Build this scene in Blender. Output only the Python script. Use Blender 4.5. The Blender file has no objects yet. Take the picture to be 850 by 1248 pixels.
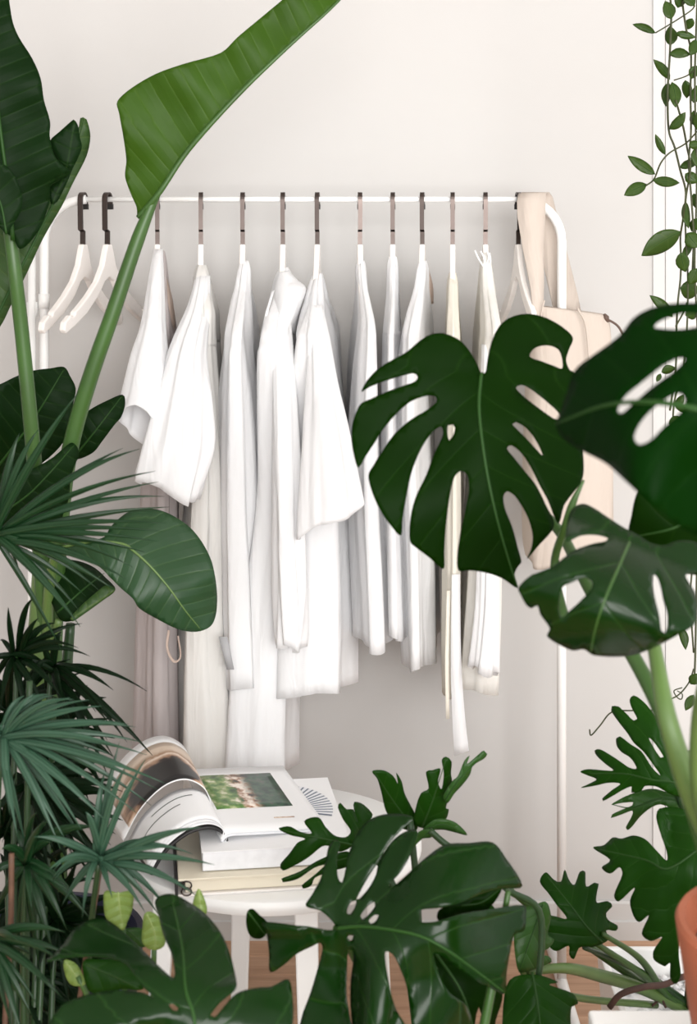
import bpy, bmesh, math, random
import numpy as np
from mathutils import Vector, Matrix, noise
from mathutils.geometry import delaunay_2d_cdt
random.seed(7)
sc = bpy.context.scene
C = sc.collection

# ------------------------------------------------------------------ camera, world, lights, exposure
F, HY, CX, H = 1800.0, 310.0, 425.0, 1.49       # focal length in px of the 850x1248 frame, horizon row, centre column, eye height
cam_d = bpy.data.cameras.new('camera')
cam = bpy.data.objects.new('camera', cam_d); C.objects.link(cam)
cam.location = (0, 0, H); cam.rotation_euler = (math.pi/2, 0, 0)
cam_d.sensor_fit = 'AUTO'; cam_d.sensor_width = 36.0
cam_d.lens = 36.0*F/1248.0
cam_d.shift_y = -(624.0-HY)/1248.0
cam_d.clip_start = 0.05
cam_d.dof.use_dof = True; cam_d.dof.focus_distance = 2.75; cam_d.dof.aperture_fstop = 6.3
sc.camera = cam
w = bpy.data.worlds.new('daylight'); sc.world = w; w.use_nodes = True
w.node_tree.nodes['Background'].inputs[0].default_value = (1.0, 0.99, 0.975, 1)
w.node_tree.nodes['Background'].inputs[1].default_value = 0.82
def area(name, loc, target, size, energy, col):
    l = bpy.data.lights.new(name, 'AREA'); l.shape = 'RECTANGLE'; l.size, l.size_y = size; l.energy = energy; l.color = col
    o = bpy.data.objects.new(name, l); C.objects.link(o); o.location = loc
    o.rotation_euler = (Vector(target)-Vector(loc)).to_track_quat('-Z', 'Y').to_euler(); return o
area('window_light', (1.0, -2.0, 1.7), (-0.1, 3.1, 0.75), (3.0, 2.0), 152, (1.0, 0.985, 0.965))
sc.view_settings.view_transform = 'Standard'; sc.view_settings.look = 'None'
sc.view_settings.gamma = 1.0; sc.view_settings.use_curve_mapping = False
sc.view_settings.exposure = 0.82

# ------------------------------------------------------------------ helpers
def P(px, py, d): return Vector(((px-CX)/F*d, d, H-(py-HY)/F*d))
def PZ(px, py, z): return P(px, py, (H-z)*F/(py-HY))
def tr(pts, o=(0, 0), s=1.0): return [(o[0]+x/s, o[1]+y/s) for x, y in pts]
def tag(o, label=None, cat=None, group=None, kind=None):
    for k, v in (('label', label), ('category', cat), ('group', group), ('kind', kind)):
        if v: o[k] = v
    return o
def empty(name, loc, label, cat, group=None):
    o = bpy.data.objects.new(name, None); C.objects.link(o); o.location = loc; o.empty_display_size = 0.05
    return tag(o, label, cat, group)
def link(name, me, mat, parent=None, smooth=True):
    if mat is not None and not me.materials: me.materials.append(mat)
    if smooth: me.polygons.foreach_set('use_smooth', [True]*len(me.polygons))
    o = bpy.data.objects.new(name, me); C.objects.link(o)
    if parent is not None:
        o.parent = parent
        t = Vector((0, 0, 0)); p = parent
        while p is not None: t += p.location; p = p.parent
        o.location = -t
    return o
def mesh(name, v, f, mat, parent=None, smooth=True):
    me = bpy.data.meshes.new(name); me.from_pydata([tuple(x) for x in v], [], f); me.update()
    bm = bmesh.new(); bm.from_mesh(me); bmesh.ops.recalc_face_normals(bm, faces=bm.faces); bm.to_mesh(me); bm.free()
    return link(name, me, mat, parent, smooth)
def solidify(o, t, off=0.0):
    m = o.modifiers.new('thickness', 'SOLIDIFY'); m.thickness = t; m.offset = off; return o
def bevel(o, wd, seg=2):
    m = o.modifiers.new('bevel', 'BEVEL'); m.width = wd; m.segments = seg; m.limit_method = 'ANGLE'; return o
def box(name, lo, hi, mat, parent=None, bv=0.0):
    x0, y0, z0 = lo; x1, y1, z1 = hi
    v = [(x0,y0,z0),(x1,y0,z0),(x1,y1,z0),(x0,y1,z0),(x0,y0,z1),(x1,y0,z1),(x1,y1,z1),(x0,y1,z1)]
    f = [(0,3,2,1),(4,5,6,7),(0,1,5,4),(1,2,6,5),(2,3,7,6),(3,0,4,7)]
    o = mesh(name, v, f, mat, parent, smooth=False)
    if bv: bevel(o, bv)
    return o
def spline(pts, n=6):
    """Catmull-Rom through 3-D points (open)."""
    pts = [Vector(p) for p in pts]
    if len(pts) < 3: return [pts[0].lerp(pts[-1], i/n) for i in range(n+1)]
    out = []; q = [pts[0]*2-pts[1]]+pts+[pts[-1]*2-pts[-2]]
    for i in range(1, len(q)-2):
        a, b, c, d = q[i-1:i+3]
        for k in range(n):
            t = k/n
            out.append(0.5*((2*b)+(c-a)*t+(2*a-5*b+4*c-d)*t*t+(3*b-a-3*c+d)*t**3))
    out.append(pts[-1]); return out
def closed_spline(pts, n=4):
    out = []; m = len(pts); q = [Vector(p) for p in pts]
    for i in range(m):
        a, b, c, d = q[(i-1) % m], q[i], q[(i+1) % m], q[(i+2) % m]
        L = (c-b).length; k = max(1, min(n, int(L/3)))
        for j in range(k):
            t = j/k
            ta, tc = (c-a)*0.5, (d-b)*0.5
            if ta.length > L: ta *= L/ta.length
            if tc.length > L: tc *= L/tc.length
            h00 = 2*t**3-3*t*t+1; h10 = t**3-2*t*t+t; h01 = -2*t**3+3*t*t; h11 = t**3-t*t
            out.append(h00*b+h10*ta+h01*c+h11*tc)
    return out
def tube(name, pts, rad, mat, parent=None, n=8, sub=6, flat=1.0):
    c = spline(pts, sub) if sub > 1 else [Vector(p) for p in pts]
    m = len(c)
    if not isinstance(rad, (list, tuple)): rad = [rad, rad]
    v, f = [], []
    up = Vector((0, 0, 1)); t0 = (c[1]-c[0]).normalized()
    nrm = t0.orthogonal().normalized()
    for i, p in enumerate(c):
        t = (c[min(i+1, m-1)]-c[max(i-1, 0)]).normalized()
        nrm = (nrm-t*nrm.dot(t)).normalized(); b = t.cross(nrm)
        u = i/(m-1)*(len(rad)-1); k = min(int(u), len(rad)-2); r = rad[k]*(1-(u-k))+rad[k+1]*(u-k)
        for j in range(n):
            a = 2*math.pi*j/n; v.append(p+nrm*math.cos(a)*r+b*math.sin(a)*r*flat)
    for i in range(m-1):
        for j in range(n):
            f.append((i*n+j, i*n+(j+1) % n, (i+1)*n+(j+1) % n, (i+1)*n+j))
    f.append(tuple(range(n-1, -1, -1))); f.append(tuple(range((m-1)*n, m*n)))
    return mesh(name, v, f, mat, parent)
def lathe(name, prof, mat, parent=None, loc=(0, 0, 0), n=48):
    v, f = [], []
    for r, z in prof:
        for j in range(n):
            a = 2*math.pi*j/n; v.append((loc[0]+r*math.cos(a), loc[1]+r*math.sin(a), loc[2]+z))
    for i in range(len(prof)-1):
        for j in range(n): f.append((i*n+j, i*n+(j+1) % n, (i+1)*n+(j+1) % n, (i+1)*n+j))
    f.append(tuple(range(n))); f.append(tuple(range((len(prof)-1)*n, len(prof)*n)))
    o = mesh(name, v, f, mat, parent)
    o.modifiers.new('edge', 'EDGE_SPLIT').split_angle = math.radians(38)
    return o
def ribbon(name, path, wid, mat, parent=None, t=0.001):
    """path of 3-D centre points, wid of 3-D half width vectors"""
    v, f = [], []
    for p, q in zip(path, wid): v += [Vector(p)-Vector(q), Vector(p)+Vector(q)]
    for i in range(len(path)-1): f.append((2*i, 2*i+1, 2*i+3, 2*i+2))
    return solidify(mesh(name, v, f, mat, parent), t)

# ------------------------------------------------------------------ materials
def mat_new(name):
    m = bpy.data.materials.new(name); m.use_nodes = True
    return m, m.node_tree, m.node_tree.nodes['Principled BSDF']
def plain(name, col, rough=0.6, metal=0.0, var=0.06, scale=8.0, bump=0.0, bscale=200.0, spec=0.5):
    m, nt, b = mat_new(name); N, L = nt.nodes, nt.links
    tc = N.new('ShaderNodeTexCoord'); nz = N.new('ShaderNodeTexNoise'); nz.inputs['Scale'].default_value = scale; nz.inputs['Detail'].default_value = 4
    L.new(tc.outputs['Object'], nz.inputs['Vector'])
    r = N.new('ShaderNodeValToRGB'); r.color_ramp.elements[0].position = 0.3; r.color_ramp.elements[1].position = 0.7
    r.color_ramp.elements[0].color = tuple(c*(1-var) for c in col)+(1,); r.color_ramp.elements[1].color = tuple(min(1, c*(1+var)) for c in col)+(1,)
    L.new(nz.outputs['Fac'], r.inputs['Fac']); L.new(r.outputs['Color'], b.inputs['Base Color'])
    b.inputs['Roughness'].default_value = rough; b.inputs['Metallic'].default_value = metal; b.inputs['Specular IOR Level'].default_value = spec
    if bump:
        n2 = N.new('ShaderNodeTexNoise'); n2.inputs['Scale'].default_value = bscale; L.new(tc.outputs['Object'], n2.inputs['Vector'])
        bp = N.new('ShaderNodeBump'); bp.inputs['Strength'].default_value = bump; bp.inputs['Distance'].default_value = 0.002
        L.new(n2.outputs['Fac'], bp.inputs['Height']); L.new(bp.outputs['Normal'], b.inputs['Normal'])
    return m
def cloth(name, col, trans=0.32, weave=900.0):
    m = plain(name, col, 0.85, 0, 0.02, 5.0, 0.08, weave, 0.2); nt = m.node_tree; N, L = nt.nodes, nt.links
    b = N['Principled BSDF']; out = N['Material Output']
    tc = N['Texture Coordinate']; mp = N.new('ShaderNodeMapping'); mp.inputs['Scale'].default_value = (34, 16, 6); L.new(tc.outputs['Object'], mp.inputs[0])
    wn = N.new('ShaderNodeTexNoise'); wn.inputs['Scale'].default_value = 1.0; wn.inputs['Detail'].default_value = 2; wn.inputs['Distortion'].default_value = 0.8; L.new(mp.outputs[0], wn.inputs['Vector'])
    wb = N.new('ShaderNodeBump'); wb.inputs['Strength'].default_value = 0.45; wb.inputs['Distance'].default_value = 0.012; L.new(wn.outputs['Fac'], wb.inputs['Height'])
    L.new(N['Bump'].outputs['Normal'], wb.inputs['Normal']); L.new(wb.outputs['Normal'], b.inputs['Normal'])
    t = N.new('ShaderNodeBsdfTranslucent'); t.inputs['Color'].default_value = tuple(col)+(1,)
    mx = N.new('ShaderNodeMixShader'); mx.inputs[0].default_value = trans
    L.new(b.outputs[0], mx.inputs[1]); L.new(t.outputs[0], mx.inputs[2]); L.new(mx.outputs[0], out.inputs['Surface'])
    return m
def leafmat(name, col, vein=None, rough=0.38, spacing=0.03, skew=0.6, line=0.07, bump=0.35, trans=0.12, tcol=None, spec=0.5):
    m, nt, b = mat_new(name); N, L = nt.nodes, nt.links
    vein = vein or tuple(min(1, c*1.9+0.01) for c in col)
    def math_(op, a, bb=None, clampv=False):
        n = N.new('ShaderNodeMath'); n.operation = op; n.use_clamp = clampv
        for i, x in enumerate((a, bb)):
            if x is None: continue
            if isinstance(x, (int, float)): n.inputs[i].default_value = x
            else: L.new(x, n.inputs[i])
        return n.outputs[0]
    uv = N.new('ShaderNodeUVMap'); uv.uv_map = 'leaf'
    sp = N.new('ShaderNodeSeparateXYZ'); L.new(uv.outputs[0], sp.inputs[0])
    av = math_('ABSOLUTE', sp.outputs['Y'])
    q = math_('DIVIDE', math_('SUBTRACT', sp.outputs['X'], math_('MULTIPLY', av, skew)), spacing)
    fr = math_('ABSOLUTE', math_('SUBTRACT', math_('FRACT', q), 0.5))            # 0 on the vein, 0.5 between
    ln = math_('SUBTRACT', 1.0, math_('DIVIDE', fr, line), True)
    mid = math_('SUBTRACT', 1.0, math_('DIVIDE', av, 0.0025), True)
    tc = N.new('ShaderNodeTexCoord'); nz = N.new('ShaderNodeTexNoise'); nz.inputs['Scale'].default_value = 14; nz.inputs['Detail'].default_value = 3
    L.new(tc.outputs['Object'], nz.inputs['Vector'])
    mx0 = N.new('ShaderNodeMixRGB'); L.new(nz.outputs['Fac'], mx0.inputs[0])
    mx0.inputs[1].default_value = tuple(c*0.72 for c in col)+(1,); mx0.inputs[2].default_value = tuple(c*1.28 for c in col)+(1,)
    mx = N.new('ShaderNodeMixRGB'); L.new(math_('MAXIMUM', math_('MULTIPLY', ln, 0.3), math_('MULTIPLY', mid, 0.6)), mx.inputs[0])
    L.new(mx0.outputs[0], mx.inputs[1]); mx.inputs[2].default_value = tuple(vein)+(1,)
    L.new(mx.outputs[0], b.inputs['Base Color'])
    b.inputs['Roughness'].default_value = rough; b.inputs['Specular IOR Level'].default_value = spec
    bp = N.new('ShaderNodeBump'); bp.inputs['Strength'].default_value = bump; bp.inputs['Distance'].default_value = 0.004
    L.new(math_('SUBTRACT', math_('POWER', math_('MULTIPLY', fr, 2.0), 0.6), math_('MULTIPLY', ln, 0.2)), bp.inputs['Height'])
    L.new(bp.outputs['Normal'], b.inputs['Normal'])
    t = N.new('ShaderNodeBsdfTranslucent'); t.inputs['Color'].default_value = tuple(tcol or (col[0]*2.2, col[1]*2.0, col[2]*1.2))+(1,)
    ms = N.new('ShaderNodeMixShader'); ms.inputs[0].default_value = trans
    L.new(b.outputs[0], ms.inputs[1]); L.new(t.outputs[0], ms.inputs[2]); L.new(ms.outputs[0], N['Material Output'].inputs['Surface'])
    return m
M = {}
M['wall'] = plain('wall_paint', (0.520, 0.509, 0.498), 0.9, 0, 0.012, 2.0, 0.04, 300)
M['trim'] = plain('trim_paint', (0.56, 0.555, 0.545), 0.6, 0, 0.01, 3.0)
M['ceil'] = plain('ceiling_paint', (0.85, 0.85, 0.84), 0.9)
M['white'] = plain('white_lacquer', (0.86, 0.86, 0.85), 0.35, 0, 0.01)
M['whitewood'] = plain('white_wood', (0.80, 0.76, 0.73), 0.45, 0, 0.02, 20)
M['steel'] = plain('white_steel', (0.83, 0.83, 0.82), 0.35, 0, 0.01)
M['hook'] = plain('dark_chrome', (0.075, 0.060, 0.055), 0.32, 1.0, 0.1, 30)
M['hookdark'] = plain('black_rubber', (0.012, 0.011, 0.011), 0.6)
M['cotton'] = cloth('white_cotton', (0.93, 0.93, 0.94))
M['linen'] = cloth('cream_linen', (0.87, 0.855, 0.83), 0.3, 500)
M['cream'] = cloth('cream_silk', (0.86, 0.82, 0.73), 0.2)
M['ivory'] = cloth('ivory_cotton', (0.90, 0.885, 0.85))
M['mauve'] = cloth('mauve_linen', (0.47, 0.42, 0.415), 0.2, 500)
M['beige'] = cloth('beige_lining', (0.52, 0.41, 0.35), 0.15)
M['canvas'] = cloth('beige_canvas', (0.58, 0.505, 0.445), 0.08, 420)
M['brown'] = plain('brown_leather', (0.10, 0.06, 0.045), 0.6)
M['paper'] = plain('paper', (0.84, 0.84, 0.85), 0.7, 0, 0.015, 6)
M['paperedge'] = plain('page_edges', (0.78, 0.79, 0.82), 0.8, 0, 0.05, 60)
M['kraft'] = plain('pale_cover', (0.74, 0.68, 0.55), 0.6, 0, 0.04)
M['navy'] = plain('navy_ceramic', (0.02, 0.022, 0.05), 0.4)
M['black'] = plain('black_spine_and_shade', (0.012, 0.011, 0.012), 0.5)  # black of the book spine, and shade painted under the curled page
M['terracotta'] = plain('terracotta', (0.36, 0.105, 0.05), 0.75, 0, 0.12, 12, 0.15, 120)
M['soil'] = plain('soil', (0.035, 0.022, 0.016), 0.95, 0, 0.5, 60, 0.8, 90)
M['cane'] = plain('brown_cane', (0.085, 0.040, 0.022), 0.7, 0, 0.3, 50)
M['root'] = plain('dark_root', (0.05, 0.022, 0.015), 0.8, 0, 0.3, 50)
M['monst'] = leafmat('monstera_leaf', (0.0026, 0.0145, 0.0002), (0.010, 0.036, 0.003), 0.45, 0.045, 0.75, 0.05, 0.2, 0.15, (0.012, 0.10, 0.001), 0.035)
M['monst2'] = leafmat('monstera_leaf_glossy', (0.0022, 0.017, 0.0008), (0.020, 0.065, 0.010), 0.22, 0.045, 0.75, 0.05, 0.25, 0.05, (0.008, 0.08, 0.002), 0.18)
M['monst3'] = leafmat('monstera_leaf_deep', (0.0009, 0.012, 0.0004), (0.004, 0.024, 0.002), 0.42, 0.045, 0.75, 0.05, 0.2, 0.08, (0.006, 0.07, 0.001), 0.03)
M['strel'] = leafmat('paradise_leaf', (0.030, 0.074, 0.004), (0.06, 0.12, 0.014), 0.48, 0.026, 0.30, 0.10, 0.30, 0.16, (0.10, 0.25, 0.01), 0.14)
M['streld'] = leafmat('paradise_leaf_dark', (0.003, 0.014, 0.002), (0.015, 0.04, 0.008), 0.5, 0.026, 0.30, 0.10, 0.3, 0.06, (0.012, 0.05, 0.003), 0.07)
M['strelg'] = leafmat('paradise_leaf_broad', (0.014, 0.046, 0.015), (0.05, 0.10, 0.03), 0.42, 0.026, 0.45, 0.09, 0.3, 0.08, (0.03, 0.12, 0.012), 0.3)
M['strelp'] = leafmat('paradise_leaf_underside', (0.026, 0.062, 0.013), (0.08, 0.13, 0.03), 0.5, 0.022, 0.30, 0.10, 0.3, 0.12, (0.06, 0.14, 0.02), 0.25)
M['phil'] = leafmat('philodendron_leaf', (0.0062, 0.034, 0.0014), (0.02, 0.065, 0.008), 0.36, 0.03, 0.9, 0.06, 0.3, 0.06, (0.016, 0.13, 0.002), 0.08)
M['phill'] = leafmat('philodendron_leaf_young', (0.020, 0.070, 0.009), (0.06, 0.14, 0.03), 0.4, 0.03, 0.9, 0.06, 0.3, 0.14, (0.06, 0.2, 0.015), 0.25)
M['pale'] = leafmat('pale_leaf', (0.17, 0.26, 0.055), (0.3, 0.4, 0.12), 0.45, 0.012, 0.3, 0.1, 0.4, 0.25, (0.35, 0.5, 0.08))
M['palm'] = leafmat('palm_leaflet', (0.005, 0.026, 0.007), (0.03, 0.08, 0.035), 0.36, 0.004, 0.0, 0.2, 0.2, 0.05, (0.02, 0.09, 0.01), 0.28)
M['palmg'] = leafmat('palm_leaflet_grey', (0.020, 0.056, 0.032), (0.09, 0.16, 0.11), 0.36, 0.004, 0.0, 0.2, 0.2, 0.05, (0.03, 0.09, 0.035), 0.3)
M['palmd'] = leafmat('palm_leaflet_dark_shade', (0.0018, 0.008, 0.002), (0.008, 0.025, 0.008), 0.4, 0.004, 0.0, 0.2, 0.2, 0.03, (0.006, 0.03, 0.003), 0.08)  # dark leaflets, also used to paint the deep shade inside the palm
M['vine'] = leafmat('vine_leaf', (0.026, 0.056, 0.006), (0.06, 0.1, 0.02), 0.42, 0.05, 0.5, 0.05, 0.1, 0.1, (0.06, 0.13, 0.01), 0.22)
M['rib'] = plain('leaf_rib', (0.014, 0.050, 0.007), 0.5, 0, 0.1, 12, spec=0.2)
M['palerib'] = plain('pale_rib', (0.22, 0.30, 0.09), 0.5)
M['stalk'] = plain('green_stalk', (0.028, 0.078, 0.010), 0.45, 0, 0.15, 12)
M['stalkd'] = plain('dark_green_stalk', (0.010, 0.038, 0.007), 0.45, 0, 0.15, 12)
M['stalkp'] = plain('pale_green_stalk', (0.085, 0.150, 0.036), 0.45, 0, 0.12, 12)
M['vstem'] = plain('vine_stem', (0.030, 0.038, 0.008), 0.6, 0, 0.2, 40)

# ------------------------------------------------------------------ room
WY = 3.22
def struct(o): o['kind'] = 'structure'; return o
struct(box('wall_back', (-2.0, WY, -0.02), (2.6, WY+0.1, 2.75), M['wall']))
struct(box('wall_left', (-2.1, -0.6, -0.02), (-2.0, WY+0.1, 2.75), M['wall']))
struct(box('ceiling', (-2.1, -0.6, 2.75), (2.6, WY+0.1, 2.85), M['ceil']))
def wood():
    m, nt, b = mat_new('oak_plank'); N, L = nt.nodes, nt.links
    tc = N.new('ShaderNodeTexCoord'); mp = N.new('ShaderNodeMapping'); mp.inputs['Scale'].default_value = (2.2, 34, 20)
    oi = N.new('ShaderNodeObjectInfo'); ad = N.new('ShaderNodeVectorMath'); ad.operation = 'ADD'
    L.new(tc.outputs['Object'], mp.inputs[0]); L.new(mp.outputs[0], ad.inputs[0]); 
    mu = N.new('ShaderNodeVectorMath'); mu.operation = 'SCALE'; mu.inputs['Scale'].default_value = 1.0
    cb = N.new('ShaderNodeCombineXYZ'); sc_ = N.new('ShaderNodeMath'); sc_.operation = 'MULTIPLY'; sc_.inputs[1].default_value = 37.0
    L.new(oi.outputs['Random'], sc_.inputs[0]); L.new(sc_.outputs[0], cb.inputs[0]); L.new(sc_.outputs[0], cb.inputs[1]); L.new(cb.outputs[0], ad.inputs[1])
    nz = N.new('ShaderNodeTexNoise'); nz.inputs['Scale'].default_value = 1.6; nz.inputs['Detail'].default_value = 6; nz.inputs['Distortion'].default_value = 0.6
    L.new(ad.outputs[0], nz.inputs['Vector'])
    r = N.new('ShaderNodeValToRGB'); e = r.color_ramp.elements
    e[0].position = 0.3; e[0].color = (0.38, 0.21, 0.12, 1); e[1].position = 0.72; e[1].color = (0.56, 0.34, 0.215, 1)
    L.new(nz.outputs['Fac'], r.inputs['Fac'])
    hs = N.new('ShaderNodeHueSaturation'); vv = N.new('ShaderNodeMapRange'); vv.inputs['To Min'].default_value = 0.85; vv.inputs['To Max'].default_value = 1.12
    L.new(oi.outputs['Random'], vv.inputs['Value']); L.new(vv.outputs[0], hs.inputs['Value']); L.new(r.outputs[0], hs.inputs['Color'])
    L.new(hs.outputs[0], b.inputs['Base Color']); b.inputs['Roughness'].default_value = 0.45
    bp = N.new('ShaderNodeBump'); bp.inputs['Strength'].default_value = 0.08; L.new(nz.outputs['Fac'], bp.inputs['Height']); L.new(bp.outputs[0], b.inputs['Normal'])
    return m
M['wood'] = wood()
fl = struct(box('floor', (-2.1, -0.6, -0.06), (2.6, WY+0.1, -0.012), plain('floor_gap', (0.10, 0.06, 0.035), 0.9)))
pl_me = None
for r in range(34):
    y1 = WY-0.001-r*0.0825
    off = (r*0.53) % 1.3
    for k in range(-2, 3):
        x0 = k*1.3+off-0.35
        if x0+1.3 < -2.0 or x0 > 2.5 or (abs(x0+0.65) > 1.9 and y1 < 2): continue
        if pl_me is None:
            o = box('plank', (0.0008, -0.0817, -0.012), (1.2992, 0, 0), M['wood']); bevel(o, 0.0012, 1); pl_me = o.data
        else:
            o = bpy.data.objects.new('plank', pl_me); C.objects.link(o); bevel(o, 0.0012, 1)
        o.location = (x0, y1, 0); o.parent = fl
# skirting with a stepped profile, and the door casing at the right
XT = (797-CX)/F*(WY-0.01)
bb = mesh('baseboard_back', [p for x in (-2.0, XT) for p in ((x, WY, 0), (x, WY-0.014, 0), (x, WY-0.014, 0.040), (x, WY-0.009, 0.042), (x, WY-0.009, 0.078), (x, WY-0.006, 0.083), (x, WY, 0.083))],
     [(i, i+1, i+8, i+7) for i in range(6)]+[(6, 0, 7, 13), tuple(range(6, -1, -1)), tuple(range(7, 14))], M['trim'], None, False); struct(bb)
t1 = struct(box('trim_1', (XT, WY-0.005, 0), (XT+0.0264, WY, 2.75), M['trim'], None, 0.001))
t2 = struct(box('trim_2', (XT+0.027, WY-0.007, 0), (XT+0.13, WY, 2.75), M['trim'], None, 0.001))
t3 = struct(box('door_1', (XT+0.1325, WY-0.004, 0.0), (XT+0.95, WY, 2.1), M['trim'], None, 0.002))

# ------------------------------------------------------------------ clothes rail
D = 3.0
XR, XL = (685-CX)/F*D, (54-CX)/F*D
ZR = H-(243-HY)/F*D
rack = empty('clothes_rack', ((XL+XR)/2, D, 0), 'white tubular steel clothes rail standing along the wall', 'clothes rail')
def arc(xc, zc, r, a0, a1, n=8): return [Vector((xc+r*math.cos(a0+(a1-a0)*i/n), D, zc+r*math.sin(a0+(a1-a0)*i/n))) for i in range(n+1)]
RB = 0.085
path = [Vector((XL+RB, D, ZR)), Vector((XR-RB, D, ZR))]
tube('rail', path, 0.0056, M['steel'], rack, 12, 1)
for s, X in ((1, XR), (-1, XL)):
    top = arc(X-s*RB, ZR-RB, RB, math.pi/2, 0 if s > 0 else math.pi)
    tube('upright', top+[Vector((X, D, 0.9)), Vector((X, D, 0.018))], 0.0095, M['steel'], rack, 12, 1)
    tube('foot', [Vector((X, D-0.30, 0.012)), Vector((X, D+0.17, 0.012))], 0.0115, M['steel'], rack, 12, 2)
x2 = (40-CX)/F*D
tube('upright', [Vector((x2, D-0.01, ZR-0.05)), Vector((x2, D-0.01, 0.018))], 0.008, M['steel'], rack, 12, 2)
tube('crossbar', [Vector((x2, D-0.01, ZR-0.05)), Vector((XL, D-0.005, ZR-0.04))], 0.007, M['steel'], rack, 12, 2)
for X, yy in ((XL, 358), (x2, 368)):
    z = H-(yy-HY)/F*D
    tube('joint_collar', [Vector((X, D-0.003, z)), Vector((X, D-0.003, z-0.03))], 0.0115, M['steel'], rack, 12, 2)

# ------------------------------------------------------------------ hangers
def make_hanger():
    t = bpy.data.objects.new('clothes_hanger', None); C.objects.link(t); t.empty_display_size = 0.03
    # wooden shoulders, in the plane local Y (along the hanger) / Z; origin on top of the rail
    n0 = -0.098
    top = [(0.010, n0), (0.016, n0-0.012), (0.028, n0-0.042), (0.055, n0-0.074), (0.095, n0-0.102), (0.135, n0-0.124), (0.150, n0-0.131), (0.154, n0-0.139), (0.162, n0-0.141), (0.168, n0-0.137), (0.192, n0-0.150)]
    bot = [(0.196, n0-0.165), (0.188, n0-0.172), (0.15, n0-0.158), (0.10, n0-0.136), (0.05, n0-0.103), (0.022, n0-0.075), (0.0, n0-0.066)]
    pr = top+bot; pr = pr+[(-y, z) for y, z in reversed(pr[:-1])]
    ts = 0.0065; n = len(pr)
    v = [(-ts, y, z) for y, z in pr]+[(ts, y, z) for y, z in pr]
    f = [tuple(range(n-1, -1, -1)), tuple(range(n, 2*n))]+[(i, (i+1) % n, n+(i+1) % n, n+i) for i in range(n)]
    o = mesh('shoulder_bar', v, f, M['whitewood'], t, False); bevel(o, 0.003, 3)
    R = 0.0125
    hk = [(0.0, n0-0.004), (0.0, n0+0.026), (-0.011, n0+0.030), (-0.0125, -0.02)]+[(-R*math.cos(a), -0.0068+R*math.sin(a)) for a in [math.pi*i/9 for i in range(10)]]+[(R, -0.018)]
    w_ = 0.0052; th = 0.0022
    pts = [Vector((0, y, z)) for y, z in hk]
    vv, ff = [], []
    for i, p in enumerate(pts):
        tg = (pts[min(i+1, len(pts)-1)]-pts[max(i-1, 0)]).normalized(); nn = Vector((0, -tg.z, tg.y))
        for sx, sn in ((-1, -1), (1, -1), (1, 1), (-1, 1)): vv.append(p+Vector((sx*w_, 0, 0))+nn*sn*th)
    for i in range(len(pts)-1):
        for j in range(4): ff.append((4*i+j, 4*i+(j+1) % 4, 4*i+4+(j+1) % 4, 4*i+4+j))
    ff += [(0, 1, 2, 3), tuple(range(4*len(pts)-4, 4*len(pts)))]
    mesh('hook', vv, ff, M['hook'], t, False)
    mesh('hook_tip', [(sx*0.006, R+sy*0.0035, zz) for zz in (-0.016, -0.027) for sx, sy in ((-1, -1), (1, -1), (1, 1), (-1, 1))],
         [(0, 1, 2, 3), (4, 5, 6, 7), (0, 1, 5, 4), (1, 2, 6, 5), (2, 3, 7, 6), (3, 0, 4, 7)], M['hookdark'], t, False)
    return t
hanger0 = make_hanger()
def dup(root):
    r = root.copy(); C.objects.link(r)
    for ch in root.children:
        c = ch.copy(); C.objects.link(c); c.parent = r
    return r
HG = [  # hook px, extra turn against the line of sight, label
    (101, 24, 'empty white wooden hanger, leftmost on the rail'),
    (131, 26, 'empty white wooden hanger, second from the left end of the rail'),
    (192, 4, 'white hanger carrying the short-sleeved mauve dress'),
    (245, 3, 'white hanger of the wide-sleeved cream linen dress'),
    (296, 4, 'white hanger holding the white tunic with a small grey label'),
    (345, 4, 'white hanger holding the long white dress with a wide collar'),
    (387, 6, 'white hanger holding the white blouse with a wide half sleeve'),
    (439, -3, 'white hanger holding the plain white shirt right of the half-sleeved blouse'),
    (479, 2, 'white hanger of the narrow white top behind the monstera leaf'),
    (515, 5, 'white hanger of the white shirt with beige lining'),
    (552, 0, 'white hanger of the cream dress with a long sash'),
    (592, -3, 'white hanger of the ivory blouse with knotted neck ties'),
    (632, -16, 'white hanger half hidden by the tote bag strap, rightmost on the rail')]
ANG = {}
for i, (px, ex, lb) in enumerate(HG):
    h = hanger0 if i == 0 else dup(hanger0)
    a = math.atan((px-CX)/F)+math.radians(ex); ANG[px] = a
    h.location = ((px-CX)/F*D, D, ZR+0.0068); h.rotation_euler = (0, 0, -a)
    if i > 1: h.scale = (0.85, 0.5 if i in (2, 3) else 0.74, 1.0)
    tag(h, lb, 'hanger', 'hangers on the rail')

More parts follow.
